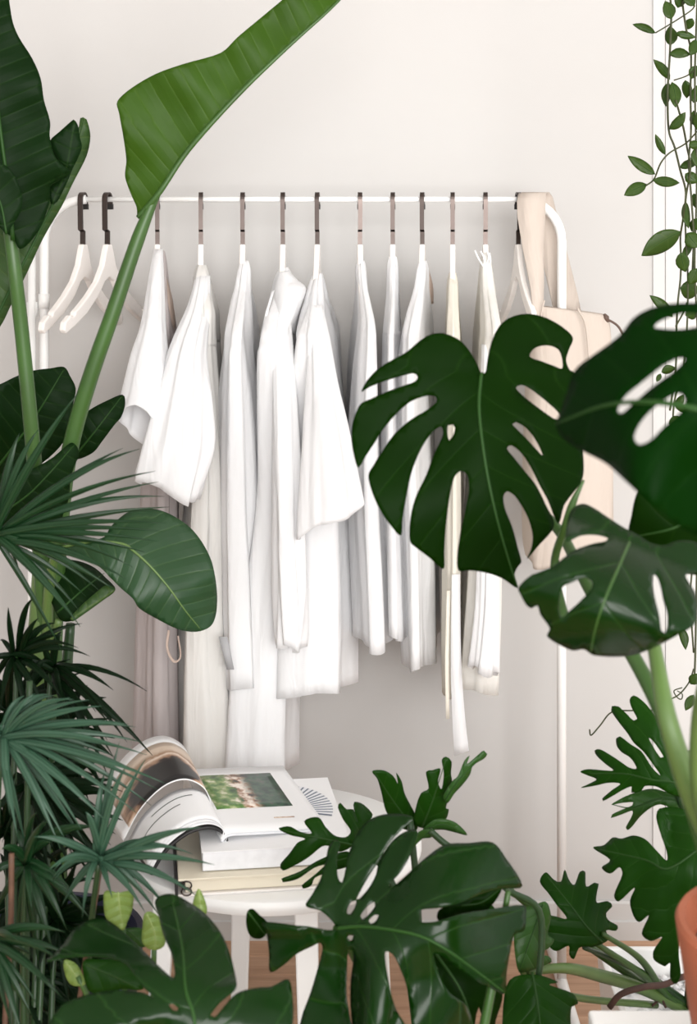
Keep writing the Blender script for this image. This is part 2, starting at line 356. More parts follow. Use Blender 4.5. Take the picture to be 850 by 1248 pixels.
# ------------------------------------------------------------------ garments
def loft(name, rows, mat, parent, a, n=56, fold=0.004, k=7, seed=0, sq=2.6, d=D, thick=0.0015):
    """rows: (xl, yl, xr, yr, half_depth, depth_offset, dz): closed cross-sections, widths in the photo's pixels at depth d."""
    rng = random.Random(seed); ph = [rng.uniform(0, 6.28) for _ in range(6)]
    R = []
    for r in rows: R.append(tuple(r)+(0.0,)*(7-len(r)))
    S = []
    for i in range(len(R)-1):
        st = 4
        p0, p1, p2, p3 = R[max(i-1, 0)], R[i], R[i+1], R[min(i+2, len(R)-1)]
        for q in range(st):
            t = q/st
            S.append([0.5*((2*b)+(c-aa)*t+(2*aa-5*b+4*c-dd)*t*t+(3*b-aa-3*c+dd)*t**3) for aa, b, c, dd in zip(p0, p1, p2, p3)])
    S.append(list(R[-1])); m = len(S)
    dirv = Vector((math.sin(a), math.cos(a), 0)); v, f = [], []
    for i, (xl, yl, xr, yr, hd, do, dz) in enumerate(S):
        Lp, Rp = P(xl, yl, d+do), P(xr, yr, d+do); c = (Lp+Rp)/2; hw = (Rp-Lp)/2; g = i/(m-1)
        for j in range(n):
            th = 2*math.pi*j/n; cs, sn = math.cos(th), math.sin(th)
            e = 2.0/sq; X = math.copysign(abs(cs)**e, cs); Y = math.copysign(abs(sn)**e, sn)
            p = c+hw*X+dirv*hd*Y+Vector((0, 0, dz*Y))
            am = fold*(0.25+1.35*g)*(math.sin(k*th+ph[0]+1.5*math.sin(g*3+ph[1]))+0.6*math.sin((k*2+1)*th+ph[2]+2*g))
            p += (hw.normalized()*math.copysign(1, cs)*am*min(1, abs(cs)*3)+dirv*0.3*am*sn)
            p += Vector((0, 0, 0.007*math.sin(3*th+ph[3])*max(0, g-0.8)*5 if m > 14 else 0))
            v.append(p)
    for i in range(m-1):
        for j in range(n): f.append((i*n+j, i*n+(j+1) % n, (i+1)*n+(j+1) % n, (i+1)*n+j))
    f.append(tuple(range(n)))
    return solidify(mesh(name, v, f, mat, parent), thick)
def body_rows(prof, L=0.19, cap=0.2):
    """adds the half depth (along the hanger) at each height, so that the cloth covers the hanger's sloping shoulders"""
    hy, hd = (300, 318, 335, 350, 367, 382, 400), (0.016, 0.027, 0.042, 0.062, 0.108, 0.155, 0.2)
    ys = [p[0] for p in prof]; y0 = ys[0]
    full = sorted(set(ys+[y for y in (350, 367, 382, 400, 415) if y > y0+6 and min(abs(y-q) for q in ys) > 6]))
    out = [((prof[0][1]+prof[0][2])/2-3.6, y0-12, (prof[0][1]+prof[0][2])/2+3.6, y0-12, 0.013)]
    for y in full:
        xl = float(np.interp(y, ys, [p[1] for p in prof])); xr = float(np.interp(y, ys, [p[2] for p in prof]))
        h = float(np.interp(y, hy, hd)); h = h-(0.2-max(0.16, L))*min(1, max(0, (y-430)/150))
        h = min(h, cap)
        if y < 440 and xr-xl < 11: c_ = (xl+xr)/2; xl, xr = c_-5.5, c_+5.5
        out.append((xl, y, xr, y, h))
    return out
def garment(name, px, label, cat='garment'):
    return empty(name, ((px-CX)/F*D, D, ZR-0.1), label, cat, 'clothes on the rail')

g = garment('dress', 192, 'short-sleeved mauve linen dress with white sleeve, nearest the empty hangers', 'dress')
a = ANG[192]
loft('body', body_rows([(318, 191, 199), (360, 189, 204), (420, 186, 212), (520, 184, 214), (640, 180, 212), (760, 176, 212), (860, 174, 214), (915, 172, 216)], 0.19, 0.105), M['mauve'], g, a-0.03, fold=0.008, k=5, seed=1)
loft('sleeve', [(188, 304, 198, 304, 0.012, -0.02, 0), (182, 340, 199, 340, 0.03, -0.08, 0), (173, 395, 201, 402, 0.04, -0.13, 0), (161, 432, 205, 445, 0.05, -0.17, 0),
     (150, 482, 207, 496, 0.05, -0.2, -0.012), (144, 510, 200, 528, 0.045, -0.21, -0.035)], M['cotton'], g, a, fold=0.002, k=4, seed=2, sq=2.1)
loft('lining', [(196, 330, 200, 330, 0.012, -0.005), (197, 360, 209, 362, 0.03, 0.01), (201, 400, 214, 405, 0.04, 0.02), (203, 446, 207, 448, 0.02, 0.02)], M['beige'], g, a, n=24, fold=0.0)
tube('tie_loop', [P(206, 768, 2.8), P(204, 790, 2.79), P(212, 806, 2.79), P(220, 800, 2.79), P(217, 775, 2.8)], 0.0032, M['beige'], g, 6, 6, 0.4)
g = garment('dress', 245, 'long cream linen dress with one wide white sleeve', 'dress'); a = ANG[245]
loft('body', body_rows([(335, 239, 253), (380, 237, 262), (430, 238, 262), (540, 238, 272), (640, 232, 276), (760, 228, 278), (860, 226, 288), (940, 226, 294)], 0.19, 0.13), M['linen'], g, a-0.02, fold=0.008, k=6, seed=3)
loft('sleeve', [(240, 336, 255, 336, 0.014, -0.03), (230, 375, 254, 385, 0.035, -0.10), (210, 422, 250, 435, 0.05, -0.16), (192, 482, 255, 492, 0.055, -0.2), (176, 542, 257, 548, 0.055, -0.22), (166, 582, 238, 612, 0.045, -0.22)],
     M['cotton'], g, a, fold=0.005, k=5, seed=4, sq=2.2)
g = garment('tunic', 296, 'straight white cotton tunic with a small grey care label at its hem'); a = ANG[296]
loft('body', body_rows([(330, 292, 304), (360, 288, 304), (430, 281, 308), (490, 275, 316), (612, 272, 322), (700, 272, 330), (815, 274, 336)], 0.155), M['cotton'], g, a, fold=0.007, k=6, seed=5)
ribbon('care_label', [P(272, 776, 2.83), P(281, 816, 2.83)], [Vector((0.0085, 0, 0)), Vector((0.007, 0, 0.0))], plain('grey_label', (0.36, 0.36, 0.37), 0.8), g, 0.0008)
g = garment('dress', 345, 'long white dress with a wide flared collar, its hem lowest over the magazines', 'dress'); a = ANG[345]
loft('body', body_rows([(338, 338, 356), (375, 332, 354), (430, 322, 357), (490, 319, 364), (587, 317, 368), (700, 302, 362), (815, 284, 354), (944, 277, 352)], 0.15), M['cotton'], g, a, fold=0.008, k=5, seed=6)
loft('sleeve', [(338, 372, 352, 372, 0.02, -0.10), (333, 430, 357, 432, 0.03, -0.16), (334, 520, 362, 520, 0.03, -0.19), (336, 640, 368, 640, 0.03, -0.2), (338, 725, 371, 725, 0.03, -0.2), (341, 784, 367, 790, 0.028, -0.2)], M['cotton'], g, a, fold=0.005, k=4, seed=7)
loft('collar', [(340, 333, 351, 330, 0.03, -0.03), (337, 346, 362, 342, 0.05, -0.04), (336, 362, 372, 352, 0.07, -0.05), (336, 384, 366, 374, 0.085, -0.06), (336, 410, 358, 405, 0.09, -0.07)], M['cotton'], g, a, n=32, fold=0.002, k=3, seed=8)
ribbon('neck_tie', [P(333, 355, 2.86), P(326, 378, 2.85), P(319, 408, 2.85)], [Vector((0.003, 0, 0.002))]*3, M['cotton'], g, 0.001)
g = garment('blouse', 387, 'white blouse with a wide half sleeve reaching towards the large monstera leaf'); a = ANG[387]
loft('body', body_rows([(345, 382, 392), (400, 374, 402), (470, 366, 408), (560, 358, 418), (650, 350, 424), (740, 345, 427), (822, 343, 426)], 0.155), M['cotton'], g, a, fold=0.009, k=6, seed=9)
loft('sleeve', [(380, 372, 393, 372, 0.018, -0.10), (377, 405, 401, 410, 0.035, -0.15), (375, 470, 410, 466, 0.045, -0.19), (371, 540, 423, 520, 0.05, -0.21), (367, 612, 437, 588, 0.05, -0.22), (366, 652, 442, 616, 0.045, -0.22)], M['cotton'], g, a, fold=0.004, k=5, seed=10, sq=2.2)
ribbon('collar', [P(365, 392, 2.93), P(372, 412, 2.9), P(378, 436, 2.9)], [Vector((0.008, 0, 0.01)), Vector((0.010, 0, 0.004)), Vector((0.003, 0, 0))], M['linen'], g, 0.001)
g = garment('shirt', 439, 'plain white shirt hanging just right of the half-sleeved blouse', 'shirt'); a = ANG[439]
loft('body', body_rows([(330, 436, 444), (385, 435, 452), (450, 429, 456), (530, 425, 460), (600, 426, 462), (680, 430, 468), (768, 434, 473)], 0.16), M['cotton'], g, a, fold=0.004, k=5, seed=11)
g = garment('top', 479, 'narrow white top hanging left of the beige-lined shirt', 'top'); a = ANG[479]
loft('body', body_rows([(325, 476, 482), (400, 473, 487), (520, 470, 490), (650, 471, 495), (756, 474, 498)], 0.16), M['cotton'], g, a, fold=0.004, k=5, seed=12)
g = garment('shirt', 515, 'white shirt with beige lining at the neck, behind the large monstera leaf', 'shirt'); a = ANG[515]
loft('body', body_rows([(330, 511, 519), (380, 502, 521), (440, 496, 522), (520, 493, 524), (650, 496, 528), (792, 501, 530)], 0.16), M['cotton'], g, a, fold=0.005, k=5, seed=13)
loft('lining', [(516, 320, 520, 320, 0.012, 0.03), (517, 345, 527, 347, 0.03, 0.05), (520, 370, 528, 370, 0.02, 0.06)], M['beige'], g, a, n=24, fold=0)
g = garment('dress', 552, 'cream dress with a long narrow sash hanging below every other hem', 'dress'); a = ANG[552]
loft('body', body_rows([(345, 547, 557), (400, 545, 559), (500, 545, 560), (640, 543, 562), (760, 543, 560), (825, 545, 559)], 0.15), M['cream'], g, a, fold=0.004, k=5, seed=14)
ribbon('sash', spline([P(556, 700, 2.83), P(556, 800, 2.82), P(559, 870, 2.82), P(563, 918, 2.82)], 4), [Vector((0.008+0.006*i/12, 0.002, 0.001*i/3)) for i in range(13)], M['cotton'], g, 0.0012)
ribbon('tie', spline([P(547, 720, 2.82), P(545, 800, 2.81), P(546, 876, 2.81)], 4), [Vector((0.0035, 0.001, 0))]*9, M['cream'], g, 0.0012)
g = garment('blouse', 592, 'ivory blouse with knotted ties at the neck, hanging beside the tote bag'); a = ANG[592]
loft('body', body_rows([(320, 588, 597), (350, 585, 602), (400, 584, 607), (480, 580, 608), (600, 572, 607), (700, 566, 607), (818, 557, 604)], 0.16), M['ivory'], g, a, fold=0.005, k=5, seed=15)
loft('sleeve', [(588, 420, 600, 420, 0.02, -0.16), (586, 520, 606, 520, 0.02, -0.18), (585, 640, 607, 640, 0.02, -0.18), (583, 740, 607, 740, 0.02, -0.18), (575, 812, 606, 822, 0.02, -0.18)], M['cotton'], g, a, fold=0.003, k=4, seed=16)
for q in ([(590, 326), (583, 314), (579, 305)], [(592, 326), (590, 314), (586, 306)], [(592, 326), (596, 314), (594, 306)], [(591, 326), (598, 320), (597, 308)]):
    tube('neck_tie', [P(x, y, 2.97) for x, y in q], 0.0018, M['cotton'], g, 6, 4)

# ------------------------------------------------------------------ tote bag over the end of the rail
bag = empty('tote_bag', (0.45, D, 1.05), 'beige canvas tote bag hung by its strap over the end of the rail', 'bag')
loft('bag_body', [(648, 372, 738, 384, 0.055), (647, 385, 742, 394, 0.06), (645, 450, 746, 455, 0.07), (642, 560, 748, 560, 0.075), (641, 650, 747, 650, 0.07), (644, 684, 742, 684, 0.06)], M['canvas'], bag, ANG[632]+0.2, fold=0.003, k=3, seed=20, sq=3.2, d=2.96, thick=0.003)
dn = [P(657, 400, 2.89), P(655, 350, 2.93), P(650, 300, 2.96), P(648, 265, 2.975), P(648, 245, 2.982)]
ov = [P(649, 236.5, 2.993), P(653, 235, 3.004), P(658, 240, 3.018), P(664, 262, 3.03), P(676, 310, 3.035), P(688, 360, 3.035), P(696, 400, 3.03)]
ribbon('strap', dn+ov, [Vector((0.008, 0.004, 0)), Vector((0.014, 0.006, 0)), Vector((0.022, 0.004, 0)), Vector((0.028, 0.002, 0)), Vector((0.029, 0.0, 0)), Vector((0.028, 0, 0)), Vector((0.028, 0, 0)),
       Vector((0.027, 0.002, 0)), Vector((0.026, 0.005, 0)), Vector((0.028, 0.008, 0)), Vector((0.029, 0.008, 0)), Vector((0.029, 0.008, 0))], M['canvas'], bag, 0.003)
tube('seam', [P(704, 375, 2.885), P(714, 395, 2.878), P(718, 430, 2.872), P(720, 470, 2.868)], 0.0022, M['canvas'], bag, 6, 5)
tube('seam', [P(664, 366, 2.9), P(661, 380, 2.895), P(659, 396, 2.89)], 0.0014, M['canvas'], bag, 6, 5)
tube('cord', [P(737, 388, 2.92), P(746, 392, 2.92), P(754, 398, 2.92), P(760, 408, 2.92)], 0.0024, M['brown'], bag, 6, 5)
tube('knot', [P(737, 383, 2.918), P(739, 387, 2.915), P(741, 392, 2.918)], [0.003, 0.0065, 0.004], M['brown'], bag, 8, 4)

# ------------------------------------------------------------------ round white table with magazines
TX, TY, TZ, TR = (332-CX)/F*2.55, 2.55, 0.484, 0.258
tb = empty('round_table', (TX, TY, 0), 'small round white table under the open magazine', 'table')
lathe('tabletop', [(0.0, -0.028), (TR-0.02, -0.028), (TR-0.006, -0.024), (TR, -0.014), (TR, -0.008), (TR-0.003, -0.002), (TR-0.008, 0.0), (0, 0)], M['white'], tb, (TX, TY, TZ), 72)
for k in range(4):
    th = math.radians(20+90*k); c_, s_ = math.cos(th), math.sin(th)
    v = []
    for z, rr, hw in ((TZ-0.028, 0.185, 0.019), (0.0, 0.215, 0.014)):
        for sx, sy in ((-1, -1), (1, -1), (1, 1), (-1, 1)):
            v.append((TX+rr*c_+sx*hw, TY+rr*s_+sy*hw, z))
    o = mesh('leg', v, [(3, 2, 1, 0), (4, 5, 6, 7), (0, 1, 5, 4), (1, 2, 6, 5), (2, 3, 7, 6), (3, 0, 4, 7)], M['white'], tb, False); bevel(o, 0.003)
def rotbox(name, c, sx, sy, z0, z1, ang, mat, parent=None, bv=0.0):
    ca, sa = math.cos(ang), math.sin(ang); v = []
    for z in (z0, z1):
        for x, y in ((-sx, -sy), (sx, -sy), (sx, sy), (-sx, sy)): v.append((c[0]+x*ca-y*sa, c[1]+x*sa+y*ca, z))
    o = mesh(name, v, [(3, 2, 1, 0), (4, 5, 6, 7), (0, 1, 5, 4), (1, 2, 6, 5), (2, 3, 7, 6), (3, 0, 4, 7)], mat, parent, False)
    if bv: bevel(o, bv)
    return o
BA = math.radians(8)
z0 = TZ+0.0005
bk = empty('ring_binder', (-0.17, 2.50, z0), 'pale cream bound book lowest in the pile on the table', 'book')
cx_, cy_ = -0.165, 2.485
rotbox('cover', (cx_, cy_), 0.125, 0.16, z0, z0+0.004, BA, M['whitewood'], bk, 0.001)
rotbox('pages', (cx_+0.004, cy_), 0.118, 0.154, z0+0.0045, z0+0.024, BA, M['kraft'], bk, 0.002)
rotbox('cover', (cx_, cy_), 0.125, 0.16, z0+0.0245, z0+0.028, BA, M['kraft'], bk, 0.001)
rotbox('spine', (cx_-0.1275*math.cos(BA), cy_-0.1275*math.sin(BA)), 0.0022, 0.16, z0, z0+0.028, BA, M['black'], bk, 0.001)
for q in range(2):
    c0 = Vector((cx_-0.112*math.cos(BA)+0.162*math.sin(BA), cy_-0.112*math.sin(BA)-0.162*math.cos(BA), z0+0.009+0.01*q))
    tube('ring', [c0+Vector((0.008*math.cos(t), 0, 0.006*math.sin(t))) for t in [i*0.62 for i in range(11)]], 0.0013, M['hook'], bk, 6, 2)
z1 = z0+0.0285
tk = empty('thick_magazine', (-0.16, 2.5, z1), 'thick white magazine in the middle of the pile on the table', 'magazine')
rotbox('pages', (-0.135, 2.50), 0.118, 0.15, z1+0.001, z1+0.031, BA, M['paperedge'], tk, 0.002)
rotbox('cover', (-0.135, 2.50), 0.1195, 0.152, z1+0.0312, z1+0.0325, BA, M['paper'], tk)
# open magazine on top: right half lies flat, left half curls up and over
zm = z1+0.033
sp0, sp1 = PZ(270, 1027, zm), PZ(228, 948, zm)
ax = (sp1-sp0); mg_len = ax.length; axn = ax.normalized(); rt = Vector((axn.y, -axn.x, 0))
mg = empty('open_magazine', sp0, 'open magazine with a curling left page and a landscape photograph', 'magazine')
def sheet(name, prof, mat, parent, t=0.0006, s0=0.0, s1=1.0, n=8, twist=0.0):
    """prof: (r, z) across the spine; extruded along the spine; twist widens the curl towards the back"""
    v, f = [], []; m = len(prof)
    for i in range(n+1):
        s = s0+(s1-s0)*i/n; b = sp0+ax*s
        for r, z in prof: v.append(b+rt*(r*(1+twist*s))+Vector((0, 0, z*(1+1.4*twist*s))))
    for i in range(n):
        for j in range(m-1): f.append((i*m+j, i*m+j+1, (i+1)*m+j+1, (i+1)*m+j))
    o = mesh(name, v, f, mat, parent); ul = o.data.uv_layers.new(name='leaf')
    for lp in o.data.loops: ul.data[lp.index].uv = ((lp.vertex_index % m)/(m-1), (lp.vertex_index//m)/n)
    return solidify(o, t)
def prof2(pts, n=8): return [(p.x, p.z) for p in spline([Vector((x, 0, z)) for x, z in pts], n)]
blk = prof2([(0.002, 0.0), (0.02, 0.0), (0.1, 0.0), (0.175, 0.0)], 4)
right = prof2([(0.0, 0.004), (0.012, 0.013), (0.045, 0.012), (0.11, 0.008), (0.178, 0.004)], 6)
sheet('right_page', right, M['paper'], mg, 0.0012)
sheet('right_page_block', [(r, max(0.0022, z-0.004)) for r, z in right], M['paperedge'], mg, 0.0035, 0.005, 0.995)
def printmat(name, ramp, scale, dist=2.0):
    m, nt, b = mat_new(name); N, L = nt.nodes, nt.links
    tc = N.new('ShaderNodeTexCoord'); nz = N.new('ShaderNodeTexNoise'); nz.inputs['Scale'].default_value = scale; nz.inputs['Detail'].default_value = 6; nz.inputs['Distortion'].default_value = dist
    L.new(tc.outputs['Object'], nz.inputs['Vector']); r = N.new('ShaderNodeValToRGB'); L.new(nz.outputs['Fac'], r.inputs['Fac'])
    e = r.color_ramp.elements; e[0].position, e[0].color = ramp[0][0], ramp[0][1]+(1,); e[1].position, e[1].color = ramp[-1][0], ramp[-1][1]+(1,)
    for p_, c_ in ramp[1:-1]: r.color_ramp.elements.new(p_).color = c_+(1,)
    L.new(r.outputs[0], b.inputs['Base Color']); b.inputs['Roughness'].default_value = 0.35; return m
M['garden'] = printmat('garden_print', [(0.32, (0.02, 0.06, 0.02)), (0.45, (0.08, 0.2, 0.05)), (0.55, (0.3, 0.38, 0.18)), (0.66, (0.75, 0.72, 0.6))], 55)
M['dusk'] = printmat('dark_print', [(0.3, (0.02, 0.03, 0.03)), (0.5, (0.05, 0.08, 0.06)), (0.7, (0.10, 0.08, 0.09))], 40)
M['flesh'] = printmat('warm_print', [(0.3, (0.06, 0.03, 0.02)), (0.48, (0.45, 0.25, 0.15)), (0.6, (0.75, 0.62, 0.5))], 60)
def sub(prof, r0, r1, dz, n=10):
    P_ = [r for r, z in prof]; Z_ = [z for r, z in prof]
    return [(r, float(np.interp(r, P_, Z_))+dz) for r in np.linspace(r0, r1, n)]
def landscape():
    m, nt, b = mat_new('garden_photograph'); N, L = nt.nodes, nt.links
    uv = N.new('ShaderNodeUVMap'); uv.uv_map = 'leaf'; nz = N.new('ShaderNodeTexNoise'); nz.inputs['Scale'].default_value = 7; nz.inputs['Detail'].default_value = 5
    L.new(uv.outputs[0], nz.inputs['Vector'])
    def ramp(fac, st):
        r = N.new('ShaderNodeValToRGB'); L.new(fac, r.inputs['Fac']); e = r.color_ramp.elements
        e[0].position, e[0].color = st[0][0], st[0][1]+(1,); e[1].position, e[1].color = st[-1][0], st[-1][1]+(1,)
        for p_, c_ in st[1:-1]: r.color_ramp.elements.new(p_).color = c_+(1,)
        return r.outputs[0]
    bush = ramp(nz.outputs['Fac'], [(0.3, (0.02, 0.06, 0.015)), (0.46, (0.10, 0.22, 0.05)), (0.56, (0.30, 0.36, 0.16)), (0.68, (0.72, 0.70, 0.55))])
    dusk = ramp(nz.outputs['Fac'], [(0.35, (0.02, 0.035, 0.03)), (0.55, (0.045, 0.10, 0.06)), (0.7, (0.12, 0.10, 0.10))])
    fig = ramp(nz.outputs['Fac'], [(0.38, (0.02, 0.015, 0.012)), (0.46, (0.35, 0.18, 0.10)), (0.58, (0.85, 0.76, 0.68))])
    sp = N.new('ShaderNodeSeparateXYZ'); L.new(uv.outputs[0], sp.inputs[0])
    ad = N.new('ShaderNodeMath'); ad.operation = 'MULTIPLY_ADD'; ad.inputs[1].default_value = 0.35; L.new(nz.outputs['Fac'], ad.inputs[0]); L.new(sp.outputs['X'], ad.inputs[2])
    def mixr(a_, b_, lo, hi):
        mr = N.new('ShaderNodeMapRange'); mr.inputs['From Min'].default_value = lo; mr.inputs['From Max'].default_value = hi; L.new(ad.outputs[0], mr.inputs['Value'])
        mx = N.new('ShaderNodeMixRGB'); L.new(mr.outputs[0], mx.inputs[0]); L.new(a_, mx.inputs[1]); L.new(b_, mx.inputs[2]); return mx.outputs[0]
    c = mixr(mixr(bush, fig, 0.50, 0.58), dusk, 0.70, 0.80)
    L.new(c, b.inputs['Base Color']); b.inputs['Roughness'].default_value = 0.35; return m
sheet('printed_photo', sub(right, 0.014, 0.145, 0.0009), landscape(), mg, 0.0002, 0.34, 0.88)
sheet('printed_caption', sub(right, 0.10, 0.135, 0.0009), M['flesh'], mg, 0.0002, 0.17, 0.185)
curl = prof2([(0.0, 0.003), (0.004, 0.018), (-0.006, 0.034), (-0.028, 0.042), (-0.060, 0.036), (-0.095, 0.012), (-0.118, -0.022)], 8)
sheet('left_page', curl, M['paper'], mg, 0.001, 0.0, 0.40, 8, 0.25)
sheet('left_page', [(r+0.003, z-0.006) for r, z in curl], M['paper'], mg, 0.0008, 0.01, 0.36, 8, 0.25)
sheet('left_page', [(r+0.005, z-0.011) for r, z in curl], M['paper'], mg, 0.0008, 0.012, 0.40, 8, 0.25)
sheet('left_page', [(r+0.006, z-0.018) for r, z in curl], M['black'], mg, 0.004, 0.014, 0.42, 8, 0.25)  # black sheet painting the shade in the hollow under the curl
curl2 = prof2([(0.0, 0.003), (0.004, 0.022), (-0.008, 0.046), (-0.036, 0.060), (-0.070, 0.052), (-0.105, 0.022), (-0.13, -0.02)], 8)
sheet('left_page', curl2, M['paper'], mg, 0.001, 0.36, 0.99, 8, 0.25)
def portrait():
    m, nt, b = mat_new('portrait_photograph'); N, L = nt.nodes, nt.links
    uv = N.new('ShaderNodeUVMap'); uv.uv_map = 'leaf'; nz = N.new('ShaderNodeTexNoise'); nz.inputs['Scale'].default_value = 6; nz.inputs['Detail'].default_value = 5
    L.new(uv.outputs[0], nz.inputs['Vector'])
    mp = N.new('ShaderNodeMapping'); mp.inputs['Location'].default_value = (-0.66, -0.30, 0); mp.inputs['Scale'].default_value = (1.15, 1.25, 1); L.new(uv.outputs[0], mp.inputs[0])
    ln = N.new('ShaderNodeVectorMath'); ln.operation = 'LENGTH'; L.new(mp.outputs[0], ln.inputs[0])
    ad = N.new('ShaderNodeMath'); ad.operation = 'MULTIPLY_ADD'; ad.inputs[1].default_value = 0.35; L.new(nz.outputs['Fac'], ad.inputs[0]); L.new(ln.outputs['Value'], ad.inputs[2])
    r = N.new('ShaderNodeValToRGB'); L.new(ad.outputs[0], r.inputs['Fac']); e = r.color_ramp.elements
    e[0].position, e[0].color = 0.52, (0.008, 0.007, 0.007, 1); e[1].position, e[1].color = 0.92, (0.62, 0.50, 0.40, 1)
    for p_, c_ in ((0.58, (0.05, 0.03, 0.025)), (0.64, (0.40, 0.24, 0.15)), (0.74, (0.75, 0.62, 0.52)), (0.80, (0.30, 0.17, 0.09))): r.color_ramp.elements.new(p_).color = c_+(1,)
    L.new(r.outputs[0], b.inputs['Base Color']); b.inputs['Roughness'].default_value = 0.4; return m
sheet('printed_portrait', [(r, z+0.0012) for r, z in curl2[9:46]], portrait(), mg, 0.0003, 0.365, 0.88, 8, 0.25)
sheet('printed_text', [(r, z+0.0009) for r, z in curl[30:46]], M['dusk'], mg, 0.0002, 0.22, 0.228, 3, 0.25)
sheet('printed_text', [(r, z+0.0009) for r, z in curl[24:40]], M['dusk'], mg, 0.0002, 0.30, 0.308, 3, 0.25)
# sheet with a fan-shaped line drawing
def fanmat():
    m, nt, b = mat_new('fan_drawing'); N, L = nt.nodes, nt.links
    uv = N.new('ShaderNodeUVMap'); uv.uv_map = 'leaf'; sp = N.new('ShaderNodeSeparateXYZ'); L.new(uv.outputs[0], sp.inputs[0])
    w_ = N.new('ShaderNodeMath'); w_.operation = 'FRACT'; m_ = N.new('ShaderNodeMath'); m_.operation = 'MULTIPLY'; m_.inputs[1].default_value = 17
    L.new(sp.outputs['X'], m_.inputs[0]); L.new(m_.outputs[0], w_.inputs[0])
    r = N.new('ShaderNodeValToRGB'); e = r.color_ramp.elements; r.color_ramp.interpolation = 'CONSTANT'
    e[0].color = (0.13, 0.16, 0.22, 1); e[1].position = 0.32; e[1].color = (0.78, 0.79, 0.82, 1)
    L.new(w_.outputs[0], r.inputs['Fac']); L.new(r.outputs[0], b.inputs['Base Color']); b.inputs['Roughness'].default_value = 0.6; return m
FZ = z1+0.0327; fc = PZ(345, 988, FZ); v, f, uvs = [], [], []
nn = 34
for i in range(nn+1):
    t = i/nn; ang = math.radians(-12+112*t)
    for rr in (0.018, 0.10): v.append((fc.x+rr*math.cos(ang)*0.85, fc.y+rr*math.sin(ang)*1.15, FZ+0.0008)); uvs.append((t, rr))
for i in range(nn): f.append((2*i, 2*i+1, 2*i+3, 2*i+2))
fo = mesh('printed_fan', v, f, fanmat(), tk, False); u = fo.data.uv_layers.new(name='leaf')
for lp in fo.data.loops: u.data[lp.index].uv = uvs[lp.vertex_index]
solidify(fo, 0.0004); fo['label'] = 'fan-shaped drawing of radiating grey lines'

# ------------------------------------------------------------------ leaves
def seg_dist(X, Y, poly):
    """distance to a polyline, position along it and side"""
    best = np.full(X.shape, 1e18); al = np.zeros_like(X); sd = np.zeros_like(X); acc = 0.0
    for (x0, y0), (x1, y1) in zip(poly[:-1], poly[1:]):
        dx, dy = x1-x0, y1-y0; L = math.hypot(dx, dy) or 1e-6
        t = np.clip(((X-x0)*dx+(Y-y0)*dy)/L/L, 0, 1)
        qx, qy = X-x0-t*dx, Y-y0-t*dy; q = np.hypot(qx, qy); m = q < best
        best[m] = q[m]; al[m] = acc+t[m]*L; sd[m] = np.sign(dx*qy-dy*qx)[m]; acc += L
    return best, al, sd, acc
def inside(X, Y, poly):
    r = np.zeros(X.shape, bool); n = len(poly)
    for i in range(n):
        x0, y0 = poly[i]; x1, y1 = poly[(i+1) % n]
        if y0 == y1: continue
        c = ((y0 > Y) != (y1 > Y)) & (X < (x1-x0)*(Y-y0)/(y1-y0)+x0); r ^= c
    return r
BASES = {}
